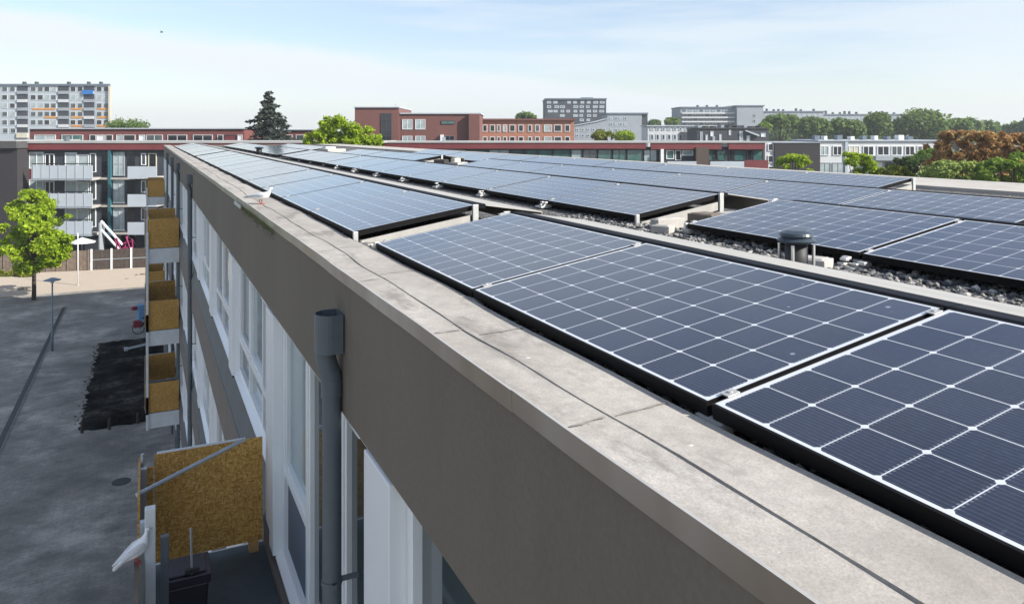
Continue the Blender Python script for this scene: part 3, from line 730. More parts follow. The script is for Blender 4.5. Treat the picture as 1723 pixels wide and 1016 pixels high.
# clips on the front edges
def clip_heap(loc, label):
    t = MB(); r_ = random.Random(int(loc[1] * 100)); t.box(-.05, .05, -.07, .07, -.01, .012)
    for _ in range(9):
        x, y, z = r_.uniform(-.04, .04), r_.uniform(-.06, .06), r_.uniform(0, .05); s = r_.uniform(.008, .018)
        t.box(x - s, x + s, y - s * 1.4, y + s * 1.4, z, z + s * 1.1)
    o = t.build('cable_clamp', M['galv'], None, bevel=.004); o.location = loc; tag(o, label, 'clamp', 'clamps under the panel joints')
for k, lab in ((1, 'silver clamp under the first joint of the second row front block'), (2, 'silver clamp under the far joint of the second row front block')):
    clip_heap((X2 - .08, yA2 + (k - 1) * PIT - .01 + PIT * 0, ZR + .0), lab)
for k in range(1, 8):
    clip_heap((X2 - .05, 5.58 + k * PIT - .01, ZR + .02), 'silver clamp under the %s joint of the second row long block' % ORD[k - 1])

# pebbles that show between the first two rows and along the parapet
def pebbles():
    base = []; ico = bpy.data.meshes.new('tmp')
    import bmesh
    bm = bmesh.new(); bmesh.ops.create_icosphere(bm, subdivisions=1, radius=1.0); V = np.array([v.co[:] for v in bm.verts]); Fc = np.array([[v.index for v in f.verts] for f in bm.faces]); bm.free()
    bpy.data.meshes.remove(ico)
    rs = np.random.RandomState(4); n = 6500
    x = np.where(rs.rand(n) < .86, rs.uniform(3.02, 4.2, n), rs.uniform(1.345, 1.46, n)); y = np.where(x > 2, rs.uniform(1.2, 6.5, n), rs.uniform(.4, 6.5, n))
    m = (x > 2) & (rs.rand(n) < .15); x = np.where(m, rs.uniform(3.8, 4.9, n), x); y = np.where(m, rs.uniform(4.8, 5.7, n), y)
    s = rs.uniform(.008, .021, n); z = ZR + s * .4
    sc = np.stack([s * rs.uniform(.8, 1.3, n), s * rs.uniform(.8, 1.3, n), s * rs.uniform(.55, .9, n)], 1)
    vv = V[None] * (1 + .16 * rs.randn(n, V.shape[0], 1)) * sc[:, None] + np.stack([x, y, z], 1)[:, None]
    ff = Fc[None] + (np.arange(n) * V.shape[0])[:, None, None]
    me = bpy.data.meshes.new('gravel'); me.from_pydata(vv.reshape(-1, 3).tolist(), [], ff.reshape(-1, 3).tolist()); me.materials.append(M['pebble'])
    o = link('gravel', me); tag(o, 'loose roof gravel lying between the panel rows', 'gravel', kind='stuff')
pebbles()

# ------------------------------------------------------------------ birds
def loft(mb, rings, m=0, n=14):
    b = len(mb.v)
    for (c, ax, up, ra, rb_) in rings:
        c = Vector(c); ax = Vector(ax); up = Vector(up)
        for k in range(n):
            a = 2 * math.pi * k / n; mb.v.append(tuple(c + ax * (ra * math.cos(a)) + up * (rb_ * math.sin(a))))
    for i in range(len(rings) - 1):
        for k in range(n):
            k2 = (k + 1) % n; mb.f.append((b + i * n + k, b + i * n + k2, b + (i + 1) * n + k2, b + (i + 1) * n + k)); mb.m.append(m)
    mb.f.append(tuple(b + k for k in reversed(range(n)))); mb.m.append(m); mb.f.append(tuple(b + (len(rings) - 1) * n + k for k in range(n))); mb.m.append(m)
def pigeon(loc, rz, pitch, label, wingm, head_up=.03):
    """faces +X; feet at the origin"""
    t = thing('pigeon', label, 'pigeon', loc, rz)
    cp, sp = math.cos(pitch), math.sin(pitch)
    def T(x, z): return (x * cp - z * sp, 0, .115 + x * sp + z * cp)
    def axis(): return Vector((0, 1, 0)), Vector((-sp, 0, cp))
    ax, up = axis(); mb = MB()
    rings = [(-.215, -.012, .038, .006), (-.15, -.006, .034, .010), (-.10, .0, .036, .022), (-.05, -.004, .052, .044), (.0, -.008, .060, .056), (.05, -.002, .056, .054), (.085, .012, .042, .044), (.105, .034, .029, .032), (.115, .058 + head_up * .3, .023, .024), (.122, .078 + head_up * .6, .024, .025), (.132, .092 + head_up, .023, .022), (.150, .092 + head_up, .014, .013), (.156, .090 + head_up, .006, .006)]
    loft(mb, [(T(x, z), ax, up, a, b_) for x, z, a, b_ in rings])
    body = mb.build('body', M['feather'], t, smooth=True)
    s = body.modifiers.new('s', 'SUBSURF'); s.levels = 1; s.render_levels = 1
    for sd in (-1, 1):
        mb = MB(); o = []
        for (x, z, w, h) in ((-.20, .004, .010, .004), (-.14, .012, .02, .010), (-.07, .016, .022, .026), (.0, .014, .018, .036), (.05, .012, .012, .028), (.072, .012, .004, .01)):
            c = Vector(T(x, z)) + Vector((0, sd * (.046 if x > -.06 else .03), 0)); o.append((c, Vector((0, 1, 0)), up, w, h))
        loft(mb, o, n=10); mb.build('wing', wingm, t, smooth=True)
        mb = MB(); y = sd * .024; mb.tube([(.0, y, .065), (-.008, y, .03), (.0, y, .008)], [.007, .0045, .004], 6)
        for a in (-.5, 0, .5): mb.tube([(0, y, .005), (.035 * math.cos(a), y + .035 * math.sin(a), .003)], .0035, 5)
        mb.tube([(0, y, .005), (-.02, y, .003)], .0032, 5); mb.build('leg', M['pigeon_foot'], t, smooth=True)
        mb = MB(); e = Vector(T(.137, .097 + head_up)) + Vector((0, sd * .0215, 0)); mb.lathe([(.0, -.003), (.0032, -.001), (.0032, .001), (.0, .003)], c=e, n=8); mb.build('eye', M['rubber'], t)
    mb = MB(); p0 = Vector(T(.153, .090 + head_up)); mb.tube([p0, p0 + Vector((.012, 0, -.002)), p0 + Vector((.022, 0, -.007))], [.0055, .004, .001], 7); mb.build('beak', M['beak'], t, smooth=True)
    return t
# pigeon on the parapet, facing right in the picture
pl = P(415, 338, 9.25); pigeon((1.10, 8.45, ZT + .003), -YAW + R(-12), R(6), 'white pigeon with grey wing tips walking on the sunlit parapet', M['feather_grey'], .0).scale = (.95, .95, .74)
# pigeon perched on the balcony edge
pigeon((-.062, 5.90, H - 2.998), R(8), R(31), 'white pigeon perched on the balcony edge below the plywood board', M['feather_soft'], -.02).scale = (.86, .86, .86)
b0 = P(272, 55, 70); t = thing('bird', 'tiny dark bird flying high in the sky', 'bird', b0, -YAW)
mb = MB(); loft(mb, [((x, 0, z), Vector((0, 1, 0)), Vector((0, 0, 1)), r_, r_) for x, z, r_ in ((-.16, 0, .01), (-.05, .01, .035), (.05, .01, .04), (.1, .02, .03), (.14, .02, .008))], n=8); mb.build('body', M['bird_dark'], t)
for sd in (-1, 1):
    mb = MB(); mb.prism([(-.05, 0), (.06, 0), (.05, .12), (-.02, .3), (-.04, .15)], -.004, .006, axis='z'); o = mb.build('wing', M['bird_dark'], t); o.scale = (1, sd, 1); o.rotation_euler = (R(25 * sd), 0, 0); o.location = (0, 0, .02)

# things on the near balcony
zf = H - 3.72
t = thing('bin', 'dark plum plastic bin with a lid standing on the near balcony', 'bin', (.27, 6.15, zf))
mb = MB(); mb.prism([(-.12, 0), (.12, 0), (.145, .42), (-.145, .42)], -.14, .14); mb.build('bin_body', M['dark_plastic'], t, bevel=.015)
mb = MB(); mb.box(-.16, .16, -.16, .16, .42, .49); mb.box(-.13, .13, -.13, .13, .49, .505); mb.build('bin_lid', M['dark_plastic'], t, bevel=.02)
t = thing('broom', 'thin grey stick leaning out of the dark bin', 'broom', (.30, 6.02, zf + .50))
mb = MB(); mb.tube([(0, 0, -.05), (-.005, .06, .30)], .008, 8); mb.build('stick', M['steel_tube'], t); mb = MB(); mb.box(-.05, .05, -.015, .015, 0.005, .035); mb.build('brush', M['rubber'], t)
t = thing('shoe', 'dark shoe lying by the balcony door', 'shoe', (.80, 5.84, zf + .0), .5)
mb = MB(); loft(mb, [((x, 0, z), Vector((0, 1, 0)), Vector((0, 0, 1)), a, b_) for x, z, a, b_ in ((-.14, .05, .02, .02), (-.12, .055, .04, .05), (-.04, .06, .042, .055), (.03, .045, .042, .042), (.10, .035, .046, .033), (.14, .03, .03, .022))]); mb.build('upper', M['rubber'], t, smooth=True)
mb = MB(); mb.box(-.15, .155, -.045, .045, 0, .018); mb.build('sole', M['strip_black'], t, bevel=.006)

# ------------------------------------------------------------------ courtyard
def lamp(u, vb, vt, label, cap=True):
    b = G(u, vb); d = H * F / (vb - CY); h = H - (vt - CY) / F * d
    t = thing('street_lamp', label, 'street lamp', b)
    mb = MB(); mb.lathe([(.06, 0), (.06, .9), (.04, .95), (.038, h - .22)], n=12); mb.build('pole', M['blue_grey'], t, smooth=True)
    mb = MB(); mb.lathe([(.04, h - .32), (.09, h - .29), (.09, h - .13), (.05, h - .12)], n=14); mb.build('lamp_glass', M['white'], t, smooth=True)
    mb = MB(); mb.lathe([(.42, h - .15), (.43, h - .13), (.12, h - .02), (.03, h)], n=18); mb.build('lamp_shade', M['blue_grey'], t)
lamp(88, 590, 467, 'grey lamp post with flat conical shade standing by the drain')
b = G(131, 480); t = thing('pole', 'thin pale pole on the sunlit path in front of the fence', 'pole', b)
mb = MB(); mb.lathe([(.05, 0), (.045, 3.6), (.03, 4.1), (.0, 4.12)], n=10); mb.build('shaft', M['white'], t, smooth=True); mb = MB(); mb.lathe([(.08, 0), (.08, .06), (.05, .08)], n=10); mb.build('base', M['concrete'], t)

def fence(u0, v0, u1, v1, h, n, label, boards, post, postw):
    a, b = G(u0, v0), G(u1, v1); L = (b - a).length; rz = math.atan2(b.y - a.y, b.x - a.x)
    t = thing('fence', label, 'fence', a, rz)
    for k in range(n):
        x0 = L * k / n + postw / 2 + .005; x1 = L * (k + 1) / n - postw / 2 - .005; mb = MB(); m = max(2, int((x1 - x0) / .15)); rr = random.Random(k + int(u0))
        for j in range(m):
            y = .012 * (j % 2); mb.box(x0 + (x1 - x0) * j / m + .002, x0 + (x1 - x0) * (j + 1) / m - .002, y, y + .02, .05, h + rr.uniform(-.02, .02))
        mb.build('board_panel', boards, t)
    for k in range(n + 1):
        mb = MB(); mb.box(L * k / n - postw / 2, L * k / n + postw / 2, -.06, .04, 0, h + .08); mb.build('post', post, t)
    if post is M['white']:
        mb = MB(); mb.box(0, L, -.03, -.008, h * .5, h * .5 + .05); mb.build('rail', M['wall_grey'], t)
fence(-30, 462, 149, 455, 1.75, 10, 'weathered brown board fence behind the bright young tree', M['fence_brown'], M['wood_grey'], .12)
fence(154, 454.5, 286, 448, 1.75, 4, 'dark stained fence with white posts beside the brown fence', M['fence_dark'], M['white'], .14)

# bicycle by the balconies
def bicycle():
    loc = P(249, 556, 45.6); loc.z = 0
    t = thing('bicycle', 'parked bicycle with dark red bags half hidden behind the balconies', 'bicycle', loc, R(10))
    for x in (-.52, .52):
        mb = MB(); pts = [(x + .34 * math.cos(a * math.pi / 12), 0, .35 + .34 * math.sin(a * math.pi / 12)) for a in range(25)]; mb.tube(pts, .022, 6, caps=False); w = mb.build('wheel', M['rubber'], t)
        mb = MB()
        for a in range(9): mb.tube([(x, 0, .35), (x + .32 * math.cos(a * .7), 0, .35 + .32 * math.sin(a * .7))], .003, 4)
        mb.tube([(x, -.04, .35), (x, .04, .35)], .025, 8); mb.build('spokes', M['alu'], w)
    mb = MB()
    for p in (((-.52, 0, .35), (-.05, 0, .33)), ((-.52, 0, .35), (-.17, 0, .82)), ((-.05, 0, .33), (-.19, 0, .88)), ((-.05, 0, .33), (.38, 0, .80)), ((-.17, 0, .80), (.36, 0, .86)), ((.52, 0, .35), (.35, 0, .98))): mb.tube(p, .02, 8)
    mb.build('frame', M['steel_tube'], t)
    mb = MB(); mb.tube([(.30, -.28, 1.02), (.36, -.1, 1.05), (.36, .1, 1.05), (.30, .28, 1.02)], .014, 8); mb.build('handlebar', M['alu'], t)
    mb = MB(); mb.prism([(-.32, .90), (-.30, .95), (-.06, .95), (-.02, .91), (-.1, .89)], -.07, .07); mb.build('saddle', M['rubber'], t, bevel=.02)
    mb = MB(); mb.box(-.80, -.42, -.19, -.03, .42, .80); mb.box(-.78, -.44, .03, .19, .42, .80); mb.box(-.78, -.44, -.03, .03, .76, .79); mb.build('bag', M['red_bag'], t, bevel=.03)
bicycle()
l = P(240, 545, 47.2); l.z = 0
t = thing('parcel_cart', 'pale blue cart with a red bundle behind the bicycle', 'cart', l, .3)
mb = MB(); mb.box(-.28, .28, -.22, .22, .35, 1.35); mb.build('cart_box', M['blue_bag'], t, bevel=.03)
mb = MB(); mb.lathe([(.02, -.12), (.15, -.08), (.18, 0), (.15, .10), (.02, .15)], c=(-.48, 0, 1.15), n=12); mb.build('bundle', M['red_bag'], t, smooth=True)
for sd in (-.2, .2):
    mb = MB(); mb.tube([(sd, -.24, .17), (sd, -.2, .17)], .17, 14); mb.tube([(sd, .2, .17), (sd, .24, .17)], .17, 14); mb.build('wheel', M['rubber'], t)
mb = MB(); mb.tube([(.28, 0, 1.2), (.5, 0, 1.35)], .015, 6); mb.tube([(0, 0, .17), (0, 0, .36)], .03, 6); mb.build('handle', M['steel_tube'], t)
# long gutter beam poking out by the balconies
a, b = P(212, 589, 30.5), P(262, 577, 27.6); t = thing('beam', 'long blue grey beam sticking out past the middle balconies', 'beam', a, 0)
mb = MB(); v = b - a; pr = v.cross(Vector((0, 0, 1))).normalized() * .06; up = Vector((0, 0, .09))
for (o1, o2) in (((-pr), (pr)),):
    mb.face([o1, o2, o2 + v, o1 + v]); mb.face([o1 + up, o1 + up + v, o2 + up + v, o2 + up]); mb.face([o1, o1 + v, o1 + v + up, o1 + up]); mb.face([o2, o2 + up, o2 + up + v, o2 + v]); mb.face([o1, o1 + up, o2 + up, o2]); mb.face([o1 + v, o2 + v, o2 + v + up, o1 + v + up])
mb.build('channel', M['blue_grey'], t)
mb = MB(); mb.box(-.07, .07, -.07, .07, -.01, .10); mb.build('end_cap', M['steel_tube'], t)
for u, v_, lab in ((184, 722, 'short dark stake at the near corner of the soil bed'), (232, 712, 'short dark stake at the near edge of the soil bed beside the balconies'), (138, 728, 'short dark stake at the outer corner of the soil bed')):
    p = G(u, v_); mb = MB(); mb.lathe([(.06, 0), (.055, .42), (.03, .46)], n=8); o = mb.build('stake', M['fence_dark']); o.location = p; tag(o, lab, 'stake', 'stakes round the soil bed')
mb = MB()
p = G(204, 810); mb.lathe([(.30, 0), (.30, .012), (.26, .016), (.05, .016)], n=20); o = mb.build('manhole_cover', M['gutter']); o.location = (p.x, p.y, .003); tag(o, 'dark round manhole cover in the shaded paving', 'manhole cover')
for u, v_, s, lab in ((240, 462, .35, 'dark heap of rubbish on the sunlit path by the fence'), (213, 469, .16, 'small dark clod on the sunlit path'), (38, 487, .45, 'flat brown heap on the sunlit path left of the tree')):
    p = G(u, v_); rr = random.Random(u); mb = MB()
    for _ in range(14):
        x, y = rr.gauss(0, s * .5), rr.gauss(0, s * .3); q = s * rr.uniform(.15, .35); mb.lathe([(q * .2, 0), (q, q * .25), (q * .8, q * .7), (.01, q)], c=(x, y, 0), n=7)
    o = mb.build('rubbish_heap', M['wood_grey']); o.location = p; tag(o, lab, 'heap')

# ------------------------------------------------------------------ trees
def leaf_mesh(name, clumps, n, size, mat, seed, shell=.55, flat=0.0, aspect=1.7):
    rs = np.random.RandomState(seed)
    C = np.array([c[:3] for c in clumps]); Rd = np.array([c[3:6] if len(c) >= 6 else (c[3],) * 3 for c in clumps], float)
    w = Rd.prod(1) ** (2 / 3); w /= w.sum(); idx = rs.choice(len(clumps), n, p=w)
    dr = rs.randn(n, 3); dr /= np.linalg.norm(dr, axis=1)[:, None]
    rad = shell + (1 - shell) * rs.rand(n) ** .7; rad *= 1 + .10 * rs.randn(n)
    c = C[idx] + dr * Rd[idx] * rad[:, None]
    nr = dr * .6 + rs.randn(n, 3) * .7 + np.array([0, 0, .5 + flat]); nr /= np.linalg.norm(nr, axis=1)[:, None]
    t = np.cross(nr, rs.randn(n, 3)); t /= np.linalg.norm(t, axis=1)[:, None]; b = np.cross(nr, t)
    s = size * rs.uniform(.6, 1.35, n)[:, None]
    v = np.stack([c - t * s * .5 * aspect, c - b * s * .42 + nr * s * .10, c + t * s * .5 * aspect, c + b * s * .42 + nr * s * .10], 1).reshape(-1, 3)
    f = np.arange(n * 4).reshape(-1, 4)
    me = bpy.data.meshes.new(name); me.from_pydata(v.tolist(), [], f.tolist()); me.materials.append(mat); return me
def tree(name, label, loc, h, rx, mat, n, size, seed, trunk_h=.3, group=None, clumps=None, ncl=16, cat='tree', shell=.5, tr=.02, squash=1.0, fork=5):
    t = thing(name, label, cat, loc, 0, group); rr = random.Random(seed)
    if clumps is None:
        clumps = []; zc = h * (trunk_h + (1 - trunk_h) * .5); rz = h * (1 - trunk_h) * .5 * squash
        for k in range(ncl):
            a = rr.uniform(0, 6.28); e = rr.uniform(-.9, 1.0); q = math.sqrt(max(0, 1 - e * e * .8)) * rr.uniform(.45, .85)
            cr = rx * rr.uniform(.26, .46)
            clumps.append((q * (rx - cr * .4) * math.cos(a), q * (rx - cr * .4) * math.sin(a), zc + e * (rz - cr * .6), cr, cr, cr * rr.uniform(.65, .9)))
    mb = MB(); r0 = max(.05, tr * h)
    top = h * (trunk_h + (1 - trunk_h) * .55)
    mb.tube([(0, 0, -.1), (rr.uniform(-.05, .05), 0, top * .4), (rr.uniform(-.15, .15), rr.uniform(-.1, .1), top * .75), (rr.uniform(-.2, .2), rr.uniform(-.2, .2), top)], [r0 * 1.25, r0, r0 * .75, r0 * .25], 9)
    for c in clumps[:fork * 2]:
        z0 = top * rr.uniform(.35, .75); mb.tube([(0, 0, z0), (c[0] * .5, c[1] * .5, (z0 + c[2]) * .5 + .1 * h * .2), (c[0], c[1], c[2])], [r0 * .5, r0 * .3, r0 * .08], 6)
    mb.build('trunk', M['bark'], t)
    link('crown', leaf_mesh('crown', clumps, n, size, mat, seed, shell), t)
    return t
# bright young tree on the left
rr = random.Random(5); cl = []
for k in range(120):
    u = rr.uniform(0, 1); a = rr.uniform(0, 6.28); zz_ = 2.3 + 5.4 * u; prof = 2.95 * (math.sin(math.pi * min(1, (u * .82 + .16))) ** .75)
    q = rr.uniform(.25, .95) * prof; cr = rr.uniform(.28, .58); cl.append((q * math.cos(a), q * math.sin(a), zz_ + (-.25 if q > 1.8 else 0), cr, cr, cr * .7))
p = G(57, 505); tree('deciduous_tree', 'bright green young tree with thin dark trunk by the sunlit path', p, 7.9, 2.6, M['leaf_bright'], 17000, .16, 5, clumps=cl, tr=.016, shell=.3, fork=14)
mb = MB(); rr = random.Random(1); cl = [(rr.uniform(-2.0, 2.0), rr.uniform(-.2, .2), rr.uniform(.2, .4), .45, .35, .3) for _ in range(12)]
p = G(20, 465); t = thing('hedge_plant', 'low yellow green plants at the foot of the brown fence', 'plant', p, -YAW); link('foliage', leaf_mesh('foliage', cl, 1500, .12, M['leaf_yellow'], 3, .3), t)
mb = MB(); [mb.tube([(c[0], c[1], 0), (c[0], c[1], c[2])], .015, 5) for c in cl]; mb.build('stem', M['bark'], t)

# spruce beyond the roof
def spruce(u, vt, d, label, h, rx, lean=0):
    b = P(u, vt, d); t = thing('spruce_tree', label, 'tree', (b.x, b.y, b.z - h)); rr = random.Random(9); cl = []; mb = MB()
    mb.tube([(0, 0, 0), (0, 0, h * .6), (0, 0, h)], [.3, .16, .02], 8)
    for k in range(25):
        f = k / 24; z = h * (.985 - .62 * f); r = rx * (.09 + .95 * f ** .9) * rr.uniform(.5, 1.12); nb = 4 + (k > 5) * 2
        for j in range(nb):
            a = 6.28 * j / nb + rr.uniform(-.4, .4) + k; L = r * rr.uniform(.55, 1.15); z = h * (.985 - .62 * f) + rr.uniform(-.22, .22)
            mb.tube([(0, 0, z), (L * .6 * math.cos(a), L * .6 * math.sin(a), z - L * .12), (L * math.cos(a), L * math.sin(a), z - L * .02)], [.05, .03, .01], 4)
            for q in (.2, .45, .7, .95):
                s = .20 + .36 * (1 - abs(q - .6)) * min(1, r / 2)
                cl.append((L * q * math.cos(a), L * q * math.sin(a), z - L * .16 * q + .02, s * 1.1, s * 1.1, s * .42))
    mb.build('trunk', M['bark'], t); link('crown', leaf_mesh('crown', cl, 9500, .27, M['needle'], 4, .1, .2, 2.0), t)
spruce(452, 155, 92, 'dark spruce with layered branches rising behind the roof', 15.5, 5.5)
def bg_tree(u0, u1, vt, vb, d, label, mat, n, seed, name='deciduous_tree', size=None, group='trees beyond the roof', ncl=18, shell=.45, cat='tree', squash=1.0):
    s = d / F; top = P((u0 + u1) / 2, vt, d); rx = (u1 - u0) / 2 * s; bot = H - (vb - CY) * s
    h = top.z; th = max(.05, bot / h)
    return tree(name, label, (top.x, top.y, 0), h, rx, mat, n, size or 2.6 * s, seed, th, group, ncl=ncl, shell=shell, tr=.018, cat=cat, squash=squash)
# bright tree in the middle, ragged
s = 62 / F; base = P(575, 250, 62); rr = random.Random(14); cl = []
for k in range(105):
    uu = 525 + 103 * (k + rr.random()) / 105; f = (uu - 525) / 103; topv = 188 + 10 * rr.random() + 34 * max(0, f - .55) / .45 + (18 if f < .08 else 0); vv = rr.uniform(topv + 6, 258)
    cr = rr.uniform(5, 12) * s; cl.append(((uu - 575) * s * cy_ + rr.uniform(-1.5, 1.5) * sy_, -(uu - 575) * s * sy_ + rr.uniform(-1.5, 1.5) * cy_, H - (vv - CY) * s, cr, cr, cr * .75))
tree('deciduous_tree', 'bright lime green tree just behind the roof edge', (base.x, base.y, 0), 13.4, 2.5, M['leaf_bright'], 14000, .16, 15, .55, 'trees beyond the roof', clumps=cl, shell=.3, fork=9)

# right side bushes and rust coloured tree
def pix_tree(name, label, d, prof, vb, mat, n, size, seed, ncl=60, crpx=(7, 15), depth=3.0, group='trees beyond the roof', cat='tree', shell=.3, top=.45):
    """prof: list of (u, v) of the crown's upper outline"""
    s = d / F; u0, u1 = prof[0][0], prof[-1][0]; uc = (u0 + u1) / 2; base = P(uc, CY, d); rr = random.Random(seed); cl = []
    us = [p[0] for p in prof]; vs = [p[1] for p in prof]
    for k in range(ncl):
        uu = rr.uniform(u0, u1); vt = float(np.interp(uu, us, vs)); cr = rr.uniform(*crpx)
        vbk = vb + (45 if cat == 'bush' and rr.random() < .5 else 0)
        vv = vt + cr * .7 if rr.random() < top else rr.uniform(vt + cr * .7, max(vbk, vt + cr)); dep = rr.uniform(-depth, depth)
        cl.append(((uu - uc) * s * cy_ + dep * sy_, -(uu - uc) * s * sy_ + dep * cy_, H - (vv - CY) * s, cr * s, cr * s, cr * s * .75))
    h = H - (min(vs) - CY) * s
    return tree(name, label, (base.x, base.y, 0), h, (u1 - u0) / 2 * s, mat, n, size, seed, .5, group, clumps=cl, shell=shell, cat=cat)
pix_tree('rust_tree', 'rust coloured bushy tree at the right behind the roof', 48, [(1592, 266), (1606, 224), (1640, 219), (1665, 230), (1700, 224), (1740, 226), (1790, 240)], 315, M['leaf_rust'], 17000, .21, 31, 210, (5, 11), top=.28)
pix_tree('shrub', 'pale green bush below the rust coloured tree', 42, [(1566, 290), (1590, 272), (1625, 270), (1655, 282)], 312, M['leaf_pale'], 7650, .12, 32, 68, (6, 11), 1.2, cat='bush')
pix_tree('shrub', 'bright green shrub at the right picture edge under the rust tree', 40, [(1640, 285), (1690, 266), (1730, 256), (1770, 256)], 312, M['leaf_mid'], 7650, .12, 33, 68, (6, 11), 1.2, cat='bush')
pix_tree('shrub', 'dark green bush left of the rust coloured tree', 55, [(1505, 282), (1525, 266), (1560, 262), (1590, 268)], 305, M['leaf_dark'], 7140, .15, 34, 68, (6, 11), 1.5, cat='bush')
pix_tree('shrub', 'tall dark leafy shrub between the white row and the rust tree', 60, [(1552, 262), (1568, 250), (1590, 249), (1604, 262)], 300, M['leaf_mid'], 6120, .15, 35, 51, (5, 10), 1.2, cat='bush')
pix_tree('shrub', 'yellow green rounded bush before the white row houses', 52, [(1486, 294), (1500, 278), (1515, 280), (1528, 295)], 306, M['leaf_yellow'], 4420, .11, 36, 40, (4, 8), 1.0, cat='bush')
pix_tree('shrub', 'green bush rising before the pale green shopfront of the white row', 55, [(1424, 275), (1432, 256), (1448, 258), (1462, 268), (1482, 290)], 304, M['leaf_bright'], 6120, .13, 37, 57, (5, 9), 1.2, cat='bush')
pix_tree('shrub', 'green bush in front of the dark gable wall', 60, [(1308, 290), (1320, 264), (1340, 258), (1352, 268), (1364, 288)], 302, M['leaf_bright'], 5440, .13, 38, 51, (5, 9), 1.2, cat='bush')

# far trees on the horizon
FT_ = [(1280, 1345, 194, 215, 'small'), (1335, 1400, 199, 228, 'low'), (1385, 1455, 201, 232, 'loose'), (1448, 1505, 190, 232, 'round'), (1495, 1600, 184, 236, 'largest'), (1585, 1640, 200, 232, 'narrow')]
k = 0
for (u0, u1, vt, vb, w) in FT_:
    bg_tree(u0, u1, vt, vb, 185, '%s far tree crown above the white row houses' % w, M['leaf_far'], 4200, 50 + k, size=.62, group='far trees on the right horizon', ncl=34, shell=.3); k += 1
for (u0, u1, vt, vb, d, lab, mt) in ((995, 1033, 218, 240, 130, 'yellow green tree top behind the red banded roof', 'leaf_yellow'), (1030, 1072, 221, 240, 128, 'green tree top beside the yellow green one', 'leaf_bright'),
        (865, 905, 189, 204, 190, 'tree top peeking over the orange brick building', 'leaf_far'), (1090, 1118, 202, 215, 260, 'faint tree left of the pale apartment slab', 'leaf_far'), (1118, 1145, 198, 214, 255, 'green tree top next to the pale apartment slab', 'leaf_mid'),
        (178, 262, 208, 220, 150, 'strip of tree tops over the wine red wing', 'leaf_far'), (1268, 1300, 205, 225, 170, 'green tree at the right end of the pale slab', 'leaf_mid')):
    bg_tree(u0, u1, vt, vb, d, lab, M[mt], 2200, 70 + k, size=3.0 * d / F * 1.0, group='tree tops between the buildings', ncl=22, shell=.3); k += 1
def wood(u0, u1, vt, d, label, seed):
    s = d / F; rr = random.Random(seed); cl = []; b = P((u0 + u1) / 2, CY, d); uc = (u0 + u1) / 2
    nn = int((u1 - u0) / 4)
    for j in range(nn):
        uu = u0 + (u1 - u0) * (j + rr.random()) / nn; cr = rr.uniform(5, 11); dep = rr.uniform(-6, 10); vv = vt + cr + rr.uniform(-4, 12)
        cl.append(((uu - uc) * s * cy_ + dep * sy_, -(uu - uc) * s * sy_ + dep * cy_, H - (vv - CY) * s, cr * s, cr * s, cr * s))
        cl.append(((uu - uc) * s * cy_ + dep * sy_, -(uu - uc) * s * sy_ + dep * cy_, H - (vv + 14 - CY) * s, cr * s * 1.2, cr * s * 1.2, cr * s))
    o = link('far_wood', leaf_mesh('far_wood', cl, 9000, 1.0, M['leaf_far'], seed, .3)); o.location = (b.x, b.y, 0); tag(o, label, 'wood', kind='stuff')
wood(1300, 1640, 208, 240, 'far belt of trees behind the white row houses', 91)
wood(1600, 1830, 202, 230, 'far belt of trees behind the rust coloured tree', 92)

# ------------------------------------------------------------------ buildings in the background
class B:
    """building whose front stands square to the view; x and z are taken from the photograph's measure at its distance"""
    def __init__(s, name, label, u0, d, turn=0.0, cat='building', group=None):
        p = P(u0, CY, d); s.u0 = u0; s.s = d / F; s.o = thing(name, label, cat, (p.x, p.y, 0), -YAW + turn, group); s.c = {}
    def x(s, u): return (u - s.u0) * s.s
    def z(s, v): return H - (v - CY) * s.s
    def box(s, name, mat, u0, u1, v0, v1, y0=0.0, y1=10.0, zb=None, parent=None, bevel=0):
        mb = MB(); mb.box(s.x(u0), s.x(u1), y0, y1, s.z(v1) if zb is None else zb, s.z(v0)); return mb.build(name, mat, parent or s.o, bevel=bevel)
    def win(s, u0, u1, v0, v1, glass='glass', frame='white', cols=2, rows=1, y=-.09, t=.07, name='window', dep=.088):
        w, h = (u1 - u0) * s.s, (v1 - v0) * s.s; key = (round(w, 2), round(h, 2), glass, frame, cols, rows)
        if key not in s.c:
            mb = MB(); mb.box(0, w, 0, dep, 0, t); mb.box(0, w, 0, dep, h - t, h); mb.box(0, t, .0005, dep, t, h - t); mb.box(w - t, w, .0005, dep, t, h - t)
            for c in range(1, cols): mb.box(w * c / cols - t / 2, w * c / cols + t / 2, .01, dep, t, h - t)
            for r_ in range(1, rows): mb.box(t, w - t, .012, dep, h * r_ / rows - t / 2, h * r_ / rows + t / 2)
            mb.box(t, w - t, .045, .08, t, h - t, 1); s.c[key] = mb.mesh(name, [M[frame], M[glass]])
        return link(name, s.c[key], s.o, 0, (s.x(u0), y, s.z(v1)))

